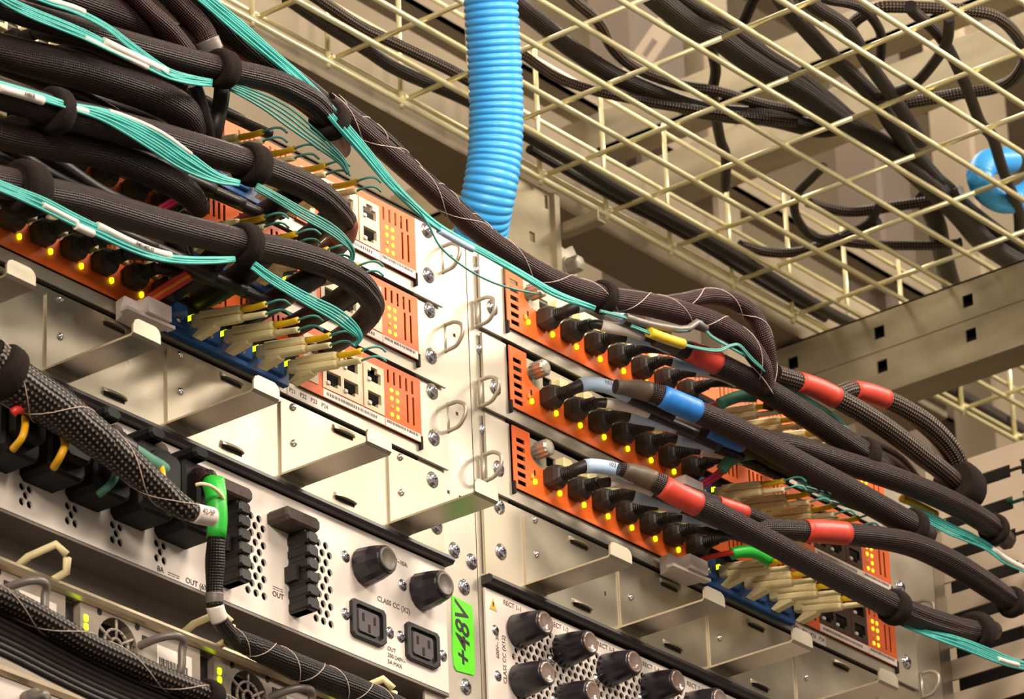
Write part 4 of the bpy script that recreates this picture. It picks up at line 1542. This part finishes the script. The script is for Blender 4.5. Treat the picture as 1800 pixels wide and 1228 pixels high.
# ---- right rack bundles
cable('braided_bundle', 'braided bundle of the top right switch with a red tape end under the yellow label', [(1150, 596, -.060), (1200, 612, -.070), (1260, 638, -.080), (1340, 681, -.086), (1430, 738, -.090), (1510, 792, -.092), (1560, 822, -.088)], [.0055, .0075, .0095, .0100, .0102, .0105, .009],
      covers=[((1213, 618), (1258, 637), 'sleeve_red', .0006, 'tape_band'), ((1152, 597), (1195, 610), 'shrink', .0004, 'heat_shrink')], ridges=(6, [0, 0, 0, 0, .03, .15, .1]))
cable('braided_bundle', 'braided bundle with a bright blue tape band, middle right switch', [(1082, 679, -.058), (1140, 688, -.070), (1190, 708, -.080), (1300, 757, -.088), (1400, 812, -.092), (1500, 866, -.095), (1594, 919, -.096), (1630, 940, -.09)], [.0055, .0080, .0092, .0100, .0106, .0112, .0112, .009],
      covers=[((1160, 698), (1228, 728), 'sleeve_blue', .0006, 'tape_band'), ((1084, 683), (1142, 694), 'shrink', .0004, 'heat_shrink')])
cable('braided_bundle', 'smaller blue-taped braided bundle below the bright blue band', [(1160, 731, -.052), (1220, 745, -.062), (1270, 764, -.072), (1340, 796, -.075), (1420, 840, -.072)], [.0045, .0062, .0072, .0075, .007], covers=[((1248, 755), (1308, 780), 'sleeve_blue', .0006, 'tape_band'), ((1172, 733), (1232, 749), 'shrink', .0004, 'heat_shrink')])
cable('braided_bundle', 'braided bundle with a bright red tape band, lowest right switch', [(1088, 823, -.058), (1140, 841, -.070), (1190, 869, -.080), (1260, 903, -.086), (1330, 940, -.090), (1420, 988, -.094), (1500, 1030, -.096), (1565, 1063, -.096), (1600, 1080, -.095), (1650, 1098, -.092), (1700, 1108, -.088), (1745, 1108, -.07)], [.0055, .0080, .0092, .0098, .0098, .0100, .0104, .0106, .0110, .0112, .0100, .0085],
      covers=[((1158, 856), (1228, 890), 'sleeve_red', .0006, 'tape_band'), ((1092, 829), (1142, 848), 'shrink', .0004, 'heat_shrink')], ridges=(9, [0, 0, 0, 0, 0, 0, .02, .1, .2, .22, .1, 0]))
cable('braided_bundle', 'narrow braided bundle with a red strip lying behind the red-taped bundle', [(1200, 862, -.062), (1260, 884, -.070), (1320, 905, -.072), (1390, 940, -.072)], .0058, covers=[((1258, 882), (1312, 900), 'sleeve_red', .0005, 'tape_band')])
cable('braided_bundle', 'braided bundle with a wide red tape wrap running to the ivory duct', [(1300, 925, -.062), (1375, 930, -.080), (1420, 933, -.09), (1460, 935, -.094), (1540, 944, -.098), (1600, 956, -.10), (1660, 982, -.10), (1720, 1018, -.10), (1790, 1066, -.098)], [.007, .0085, .0088, .0090, .0096, .0102, .0104, .0102, .009], 'braid',
      covers=[((1416, 932), (1484, 938), 'sleeve_red', .0008, 'tape_band')], ridges=(7, [0, 0, 0, 0, .03, .05, .1, .15, .15]))
cable('braided_bundle', 'lower red-banded braided cable arching in front of the strut beam', [(1362, 656, -.09), (1395, 668, -.092), (1440, 684, -.095), (1500, 716, -.10), (1560, 754, -.103), (1620, 800, -.104), (1662, 832, -.10), (1700, 866, -.09)], [.0075, .0080, .0085, .0088, .0088, .0088, .0085, .008], 'braid_coarse',
      covers=[((1405, 671), (1470, 700), 'sleeve_red', .0006, 'tape_band')])
cable('braided_bundle', 'upper red-banded braided cable arching beside the strut beam', [(1470, 690, -.092), (1500, 685, -.094), (1535, 693, -.096), (1580, 713, -.098), (1630, 746, -.10), (1668, 786, -.10), (1688, 826, -.097), (1696, 862, -.09)], [.006, .0072, .0080, .0085, .0088, .0088, .0085, .008], 'braid_coarse',
      covers=[((1500, 685), (1560, 703), 'sleeve_red', .0006, 'tape_band')], ridges=(8, [0, 0, 0, .03, .1, .2, .2, .1]))
cable('braided_bundle', 'braided bundle from the middle right switch ending at the duct under the red-banded ones', [(1330, 768, -.070), (1400, 784, -.082), (1470, 808, -.09), (1520, 824, -.094), (1577, 843, -.098), (1640, 868, -.10), (1695, 895, -.10), (1735, 920, -.098), (1770, 950, -.085)], [.008, .009, .0098, .0100, .0100, .0100, .0098, .0095, .008], ridges=(7, [0, 0, 0, 0, .02, .05, .12, .18, .1]))
for k, pts in enumerate(([(1515, 772, -.085), (1550, 785, -.08), (1585, 806, -.075), (1615, 842, -.06)], [(1520, 785, -.085), (1555, 802, -.08), (1590, 826, -.075), (1612, 850, -.06)])):
    cable('braided_cable', ('upper', 'lower')[k] + ' thin dark cable leaving the strap below the red-banded cables', pts, .0030, 'braid_red')
# ---- straps
A_top = 'topmost strapped braided bundle of the left rack, under the aqua fibres'
A_mid = 'braided bundle under the white-to-aqua fibre fan, strapped twice, in the left rack'
A_low = 'lowest braided bundle of the left rack, curving down in front of the amber lamps'
strap(A_top, (393, 122), .0175, .0040, 'black fuzzy strap round the topmost left bundle, near the red-brown cables')
strap(A_top, (586, 208), .0170, .0048, 'black fuzzy strap at the right end of the topmost left bundle, below the basket tray')
strap(A_mid, (95, 195), .0165, .0045, 'black fuzzy strap beside the long white fibre label at the left edge')
strap(A_mid, (443, 292), .0190, .0042, 'black fuzzy strap in the middle of the left rack where the aqua fan ends')
strap(A_low, (48, 332), .0230, .0070, 'black fuzzy strap at the left edge, above the first green lamps')
strap(A_low, (425, 428), .0165, .0038, 'black fuzzy strap on the lowest left bundle, above the cream fibre plugs')
strap('long braided bundle with pale tracer thread crossing the joint between the racks', (1063, 523), .0120, .0028, 'black strap round the bundle just above the right rack plugs')
strap('braided bundle of the top right switch with a red tape end under the yellow label', (1518, 797), .0150, .0030, 'black strap below the red-banded cables near the centre right')
strap('braided bundle with a bright blue tape band, middle right switch', (1600, 923), .0130, .0030, 'black fuzzy strap at the end of the blue-taped bundle')
strap('braided bundle with a bright red tape band, lowest right switch', (1572, 1066), .0150, .0032, 'black strap at the end of the bright red-taped bundle, above the amber lamps')
strap('braided bundle with a bright red tape band, lowest right switch', (1716, 1109), .0260, .0060, 'black strap in front of the ivory duct, above the aqua fibres')
strap('braided bundle from the middle right switch ending at the duct under the red-banded ones', (1748, 930), .0100, .0036, 'black strap round the striped bundle end beside the ivory duct')
strap('braided bundle with a wide red tape wrap running to the ivory duct', (1784, 1062), .0120, .0034, 'black strap at the right photo edge on the wide red-wrapped bundle')
strap('lower red-banded braided cable arching in front of the strut beam', (1686, 852), .0330, .0120, 'large black strap gathering the two red-banded cables at the duct')


# ---- aqua fibres
def fibres(pts, n, w, label, group, mt_='teal', r=.00085, covers=(), seed=0, y=None):
    rnd = random.Random(seed)
    out = []
    base = ppath(pts, y, 5)
    cp = [Vector((q[0], q[1])) for q in pts]
    lanes = [[(i - (n - 1) / 2) / max(1, (n - 1) / 2) if n > 1 else 0 for i in range(n)]]
    for c in range(1, len(pts)):
        l = list(lanes[-1])
        lanes.append(l)
    for i in range(n):
        q = []
        for c, pt in enumerate(pts):
            tdir = cp[min(c + 1, len(cp) - 1)] - cp[max(c - 1, 0)]
            nrm = Vector((-tdir.y, tdir.x)).normalized()
            ww = w[c] if isinstance(w, (list, tuple)) else w
            o = lanes[c][i] * ww + rnd.uniform(-.6, .6)
            yy = pt[2] if len(pt) > 2 else y
            q.append(P(pt[0] + nrm.x * o, pt[1] + nrm.y * o, yy - .0012 * rnd.random() - .0006 * (i % 2)))
        p = Path(q, 5)
        b = MB()
        b.tube(p, r, 7)
        lab = label if n == 1 else '%s, %s from the top' % (label, ORD[i] if i < 7 else 'lowest')
        t = thing('fibre_cable', lab, 'fibre cable', tuple(p.p[0]), group)
        b.build('fibre', M[mt_], t)
        for cv in covers:
            if cv[0] == i:
                i0, i1 = sorted((p.near(cv[1]), p.near(cv[2])))
                c_ = MB()
                c_.tube(p.sub(p.d[i0], p.d[i1], 8), cv[4], 12)
                o_ = c_.build('label_sleeve', M[cv[3]], t)
                if len(cv) > 5:
                    path_text(cv[5], p, ((cv[1][0] * .4 + cv[2][0] * .6), (cv[1][1] * .4 + cv[2][1] * .6)), cv[4] * 1.5, cv[4], o_, M['ink'], up=.3)
        out.append(t)
    return out


g = 'aqua fibres over the topmost left bundle'
fibres([(-10, -10, -.120), (20, 6, -.122), (60, 25, -.122), (110, 45, -.122), (150, 62, -.122), (200, 86, -.122), (250, 110, -.120), (300, 133, -.118), (345, 142, -.116), (372, 145, -.113)], 6, [5, 7, 8, 8, 7, 6, 6, 6, 6, 5],
       'aqua fibre under the grey label tubes, top left', g, covers=[(1, (178, 78), (293, 128), 'lab_white', .0030), (4, (150, 68), (262, 122), 'lab_white', .0018)], seed=1)
fibres([(45, -12, -.124), (90, 5, -.124), (136, 20, -.124), (187, 47, -.123), (227, 77, -.122), (278, 114, -.120), (308, 131, -.118), (365, 144, -.113)], 4, [3, 3, 4, 4, 4, 4, 5, 4],
       'aqua fibre arching over the topmost left bundle', g, covers=[(0, (70, -4), (145, 24), 'lab_white', .0022)], seed=2)
g = 'aqua fibres feeding the top left fibre plugs'
fibres([(405, 152, -.108), (430, 162, -.110), (470, 182, -.110), (505, 205, -.108), (540, 232, -.104), (571, 256, -.100), (600, 282, -.096), (612, 305, -.092)], 5, [6, 8, 12, 14, 12, 10, 6, 2], 'aqua fibre hanging below the topmost strap', g, 'teal_dim', seed=3)
g = 'aqua fibres of the white-to-aqua fan'
fibres([(-12, 146, -.118), (30, 158, -.118), (76, 172, -.118), (118, 185, -.118), (177, 200, -.118), (227, 222, -.120), (278, 250, -.122), (328, 284, -.122), (380, 312, -.118), (420, 322, -.112)], 8, [5, 5, 5, 5, 9, 14, 17, 15, 8, 4],
       'aqua fibre of the wide fan on the middle left bundle', g, covers=[(7, (-5, 150), (78, 174), 'lab_white', .0030, 'FIBER'), (0, (190, 196), (330, 270), 'lab_white', .0016), (5, (118, 185), (150, 194), 'lab_white', .0024)], seed=4, r=.0010)
g = 'aqua fibres feeding the middle left fibre plugs'
fibres([(450, 328, -.108), (490, 350, -.108), (530, 374, -.106), (570, 396, -.104), (598, 415, -.102), (618, 438, -.098), (618, 456, -.093), (605, 463, -.090)], 5, [6, 7, 8, 8, 7, 4, 3, 2], 'aqua fibre looping under the upper striped bundle', g, 'teal_dim', seed=5)
g = 'aqua fibres along the lowest left bundle'
fibres([(-12, 322, -.116), (20, 335, -.116), (75, 358, -.116), (126, 384, -.116), (177, 408, -.116), (227, 432, -.115), (278, 450, -.113), (328, 457, -.112), (380, 457, -.110), (412, 455, -.105)], 6, [8, 8, 9, 9, 8, 7, 6, 5, 4, 3],
       'aqua fibre with white labels on the lowest left bundle', g, covers=[(0, (172, 402), (298, 442), 'lab_white', .0026, 'P401/402-27'), (5, (130, 398), (165, 418), 'lab_white', .0026), (3, (72, 362), (130, 396), 'lab_white', .0020)], seed=6, r=.0010)
g = 'aqua fibres feeding the lowest left fibre plugs'
fibres([(445, 466, -.106), (475, 488, -.106), (515, 512, -.104), (550, 532, -.103), (585, 550, -.102), (615, 572, -.100), (632, 592, -.096), (622, 608, -.090)], 5, [6, 7, 8, 9, 10, 9, 4, 2], 'aqua fibre branching to the lowest left fibre plugs', g, seed=7)
g = 'aqua fibres crossing the rack joint'
fibres([(345, -15, -.112), (375, 10, -.112), (420, 48, -.112), (470, 90, -.112), (520, 133, -.112), (560, 172, -.113), (596, 215, -.114), (639, 265, -.112), (690, 326, -.110), (753, 386, -.108), (803, 418, -.108), (854, 446, -.108), (910, 478, -.108), (975, 515, -.109), (1045, 542, -.106)], 7, [9, 9, 10, 9, 8, 8, 9, 8, 6, 5, 4, 4, 4, 4, 3],
       'aqua fibre crossing the rack joint to the right rack', g, covers=[(6, (776, 395), (832, 430), 'lab_blue', .0026)], seed=8, r=.0010)
fibres([(690, 330, -.111), (733, 368, -.112), (753, 396, -.112), (775, 434, -.112), (816, 469, -.112), (860, 494, -.112), (905, 508, -.110), (950, 517, -.106)], 1, 0, 'single aqua fibre sagging in front of the bare steel upright', 'single sagging aqua fibre', 'teal_dim', seed=9)
g = 'aqua fibres round the yellow label'
fibres([(1055, 546, -.104), (1090, 555, -.106), (1140, 570, -.107), (1200, 580, -.107), (1218, 572, -.107), (1232, 566, -.107), (1248, 588, -.107), (1280, 608, -.106), (1310, 625, -.103)], 2, 2, 'aqua fibre making a hump right of the yellow label', g, 'teal_dim', covers=[(0, (1095, 557), (1228, 585), 'grey_alu', .0030)], seed=10, r=.0009)
fibres([(1110, 572, -.105), (1160, 592, -.107), (1210, 608, -.108), (1260, 616, -.108), (1285, 607, -.108), (1300, 608, -.107), (1322, 632, -.104), (1345, 652, -.10)], 2, 2.5, 'aqua fibre with a bright kink near the yellow label', g, 'teal_dim', covers=[(0, (1138, 580), (1200, 603), 'lab_yellow', .0042)], seed=11, r=.0009)
g = 'aqua fibres behind the red-banded cables'
fibres([(1365, 672, -.085), (1395, 690, -.085), (1425, 710, -.085), (1455, 728, -.084), (1478, 745, -.08), (1486, 758, -.075)], 4, [3, 4, 6, 6, 4, 3], 'aqua fibre hanging under the lower red-banded cable', g, seed=12)
g = 'aqua fibres from the right rack fibre plugs'
fibres([(1402, 850, -.087), (1425, 856, -.085), (1460, 868, -.082), (1500, 886, -.080), (1560, 905, -.078)], 4, [6, 6, 6, 5, 4], 'aqua fibre under the blue-taped bundle', g, 'teal_dim', seed=13)
fibres([(1440, 872, -.088), (1475, 880, -.085), (1510, 892, -.082), (1550, 905, -.080)], 3, 5, 'lower aqua fibre at the right fibre plugs', g, 'teal_dim', seed=14)
g = 'aqua fibres running to the ivory duct'
fibres([(1600, 893, -.088), (1630, 908, -.09), (1670, 930, -.092), (1700, 942, -.092), (1735, 960, -.09), (1770, 985, -.088), (1812, 1005, -.086)], 6, [5, 8, 9, 8, 6, 5, 4], 'aqua fibre between the two striped bundles beside the duct', g, covers=[(2, (1740, 960), (1800, 998), 'lab_white', .0026)], seed=15)
fibres([(1590, 1098, -.092), (1630, 1112, -.096), (1665, 1122, -.098), (1700, 1134, -.098), (1740, 1150, -.096), (1775, 1163, -.094), (1812, 1172, -.09)], 6, [3, 5, 7, 8, 8, 7, 6], 'aqua fibre at the lower right corner in front of the duct', g, covers=[(3, (1755, 1152), (1790, 1165), 'lab_white', .0022)], seed=16, r=.0010)
t = fibres([(1722, 902, .004), (1745, 896, -.020), (1770, 887, -.045), (1800, 872, -.075)], 5, [7, 7, 7, 6], 'aqua fibre lying inside a slot of the ivory duct', 'aqua fibres in the duct slot', seed=17, r=.0010)
lt = thing('label_flag', 'yellow-green label strip beside the end of the blue-taped bundle', 'label', tuple(P(1590, 880, -.080)))
b = MB()
q = ppath([(1585, 876, -.082), (1610, 886, -.083), (1645, 904, -.083)], per=4)
b.tube(q, .0034, 8)
b.build('strip', M['lab_yellow'], lt)

# ---- cream duplex fibre plugs
def make_fibre_plug():
    x, z = .3040, -.0862
    t = thing('fibre_plug', '', 'fibre plug', (x, -.012, z), 'cream duplex fibre plugs')

    def rect(y, w, h0, h1, dz):
        c = .0012
        return [(x - w + c, y, z + h0 + dz), (x + w - c, y, z + h0 + dz), (x + w, y, z + h0 + c + dz), (x + w, y, z + h1 - c + dz), (x + w - c, y, z + h1 + dz), (x - w + c, y, z + h1 + dz), (x - w, y, z + h1 - c + dz), (x - w, y, z + h0 + c + dz)]
    sl = -.19                                    # droop
    dz = lambda y: sl * (-.012 - y)
    b = MB()
    b.loft([rect(-.0120, .0032, -.0050, .0050, 0), rect(-.0200, .0032, -.0050, .0050, dz(-.020))])
    b.build('ferrule_block', M['cream'], t)
    for s_ in (1, -1):
        b = MB()
        o = .00335 * s_
        b.loft([rect(-.0200, .0036, -.0031 + o, .0031 + o, dz(-.020)), rect(-.0460, .0036, -.0031 + o, .0031 + o, dz(-.046)), rect(-.0560, .0034, -.0029 + o, .0029 + o, dz(-.056)), rect(-.0580, .0026, -.0024 + o, .0024 + o, dz(-.058))])
        b.build('plug_body', M['cream'], t)
        b = MB()
        p = Path([(x, -.0575, z + o + dz(-.0575)), (x, -.070, z + o + dz(-.070)), (x, -.0800, z + o + dz(-.080) + (.001 if s_ > 0 else 0))], 3)
        b.tube(p, [.0025] * 3 + [.0023] * (len(p.p) - 3), 10)
        b.build('boot', M['yellow' if s_ > 0 else 'cream'], t)
        b = MB()
        e = p.p[-1]
        b.tube(Path([e + Vector((0, .003, 0)), e + Vector((.0005, -.005, .0002)), e + Vector((.003, -.009, .0012)), e + Vector((.007, -.012, .0012)), e + Vector((.012, -.013, -.001))], 4), .0009, 7)
        b.build('fibre_tail', M['teal_dim'], t)
    # release lever under the plug
    b = MB()
    d_ = dz(-.022)
    b.prism_x([(-.0215, z - .0060 + d_), (-.0340, z - .0062 + dz(-.034)), (-.0330, z - .0085 + dz(-.033)), (-.0250, z - .0120 + d_), (-.0160, z - .0155), (-.0130, z - .0130), (-.0200, z - .0090)], x - .0036, x + .0036)
    b.build('release_lever', M['cream'], t)
    return t


fp = make_fibre_plug()
fp_first = True
for side, dx in ((0, 0.0), (1, -RP)):
    for row in range(3):
        for k in range(4):
            lab = 'cream duplex fibre plug, %s from left on the %s switch of the %s rack' % (ORD[k], ROWN[row], 'left' if side else 'right')
            sh = (dx + .0352 * k, 0, PITCH * row)
            if fp_first:
                fp['label'] = lab
                fp_first = False
            else:
                dup(fp, sh, lab, 'cream duplex fibre plugs')

# ---- power leads at the lower left
cable('braided_loom', 'black power loom with pale tracer threads and a white end label at the lower left', [(-25, 628, -.050), (20, 668, -.052), (80, 706, -.055), (150, 755, -.060), (215, 806, -.064), (270, 852, -.068), (315, 888, -.072), (345, 902, -.074), (372, 908, -.074)], [.016, .0165, .0155, .0135, .0115, .0100, .0085, .0062, .006], 'braid_rope',
      covers=[((341, 900), (372, 908), 'lab_white', .0008, 'end_label', '42-5P')], tracer=.11)
strap('black power loom with pale tracer threads and a white end label at the lower left', (5, 655), .018, .003, 'dark strap round the power loom at the left photo edge')
cable('power_lead', 'green-taped power lead hanging down past the white power panel', [(366, 838, -.040), (374, 855, -.048), (380, 880, -.052), (382, 915, -.052), (380, 945, -.050), (378, 985, -.046), (377, 1030, -.042), (378, 1065, -.040), (388, 1092, -.038), (402, 1112, -.034), (412, 1128, -.028)], [.0062, .0066, .0068, .0066, .0062, .0070, .0060, .0058, .0058, .006, .005], 'braid_black',
      covers=[((372, 848), (380, 946), 'green_tape', .0006, 'tape_wrap'), ((377, 1040), (378, 1062), 'grey_alu', .0005, 'grey_label'), ((378, 1066), (384, 1088), 'lab_white', .0005, 'label_sleeve')])
t = cable('power_lead', 'second green-taped lead stub just right of the hanging green one', [(386, 842, -.046), (390, 870, -.050), (390, 905, -.050), (386, 938, -.048)], .0034, 'green_tape')
b = MB()
pth = ppath([(344, 852, -.056), (356, 850, -.060), (374, 856, -.062), (390, 872, -.060), (394, 890, -.054)], per=5)
b.tube(pth, .0014, 6)
solo('cable_tie', b, M['cream'], 'cream cable tie round the two green-taped leads', 'cable tie')
cable('power_lead', 'dark red lead behind the green-taped leads', [(338, 834, -.020), (352, 836, -.035), (364, 846, -.045)], .0055, 'braid_red')
for pts, r, mt_, lab in (([(44, 728, -.040), (44, 750, -.045), (38, 770, -.045), (22, 790, -.035)], .0026, 'yellow_wire', 'yellow-green earth wire loop at the left edge'),
                         ([(112, 766, -.042), (114, 782, -.047), (106, 802, -.046), (94, 822, -.036)], .0028, 'yellow_wire', 'yellow wire loop second from the left edge'),
                         ([(204, 818, -.045), (202, 838, -.048), (190, 855, -.045), (174, 868, -.036)], .0028, 'green_sleeve', 'dull green wire loop below the power loom'),
                         ([(22, 726, -.05), (30, 720, -.052), (46, 718, -.05)], .003, 'red_wire', 'short red wire at the left edge under the loom'),
                         ([(283, 818, -.04), (286, 834, -.045), (284, 852, -.045)], .0022, 'yellow_wire', 'short yellow wire under the second green sleeve')):
    cable('wire_loop', lab, pts, r, mt_)
cable('sleeved_lead', 'dull green sleeved lead with a white label above the power loom, left one', [(85, 688, -.040), (115, 708, -.042), (150, 730, -.042), (180, 757, -.040), (200, 778, -.034)], .0056, 'green_sleeve', covers=[((88, 692), (122, 715), 'lab_white', .0004), ((128, 716), (150, 730), 'black_cable', .0009, 'dark_band')])
cable('sleeved_lead', 'dull green sleeved lead with a white label above the power loom, right one', [(165, 760, -.042), (200, 775, -.044), (235, 795, -.044), (262, 812, -.040), (286, 826, -.034)], .0062, 'green_sleeve', covers=[((172, 762), (202, 777), 'lab_white', .0004), ((206, 779), (230, 792), 'black_cable', .0009, 'dark_band')])
for k, (px, py) in enumerate(((205, 757), (283, 788))):
    q = P(px, py, -.026)
    b = MB()
    b.lathe((q.x, q.y + .02, q.z), (0, -1, -.1), [(0, .0070), (.012, .0072), (.020, .0068), (.023, .0045)], 14)
    b.build('rubber_cap', M['grey_rub'], PU)
# ribbon of black cables and loom in front of the supplies
cable('braided_loom', 'braided loom with bright stitched edge across the grey power supplies', [(-25, 1036, -.075), (40, 1068, -.075), (90, 1096, -.075), (150, 1130, -.075), (210, 1157, -.075), (285, 1190, -.075), (357, 1219, -.073), (410, 1246, -.07)], [.0080, .0082, .0082, .0080, .0078, .0076, .0074, .007], 'braid_rope', tracer=.12)
p, rs = CP['braided loom with bright stitched edge across the grey power supplies']
for k in range(7):
    o = [(-25, 1064), (40, 1096), (110, 1134), (180, 1170), (250, 1202), (320, 1232), (380, 1262)]
    dy = k * 10.5
    cable('black_cable', 'flat black cable in the bottom left ribbon, %s from the top' % ORD[k], [(x - k * 3, y_ + dy * (1 - .25 * i / 6), -.066 - .0006 * (k % 2)) for i, (x, y_) in enumerate(o)], .0026, 'black_cable', seg=10, group='ribbon of flat black cables at the bottom left')
strap('braided loom with bright stitched edge across the grey power supplies', (362, 1222), .014, .003, 'dark strap on the stitched loom near the bottom edge')
cable('braided_loom', 'black braided loom with tracer threads under the white power panel at the bottom', [(405, 1118, -.020), (470, 1148, -.022), (540, 1180, -.024), (620, 1212, -.026), (700, 1248, -.028)], [.007, .009, .010, .0105, .0105], 'braid_black', tracer=.05)
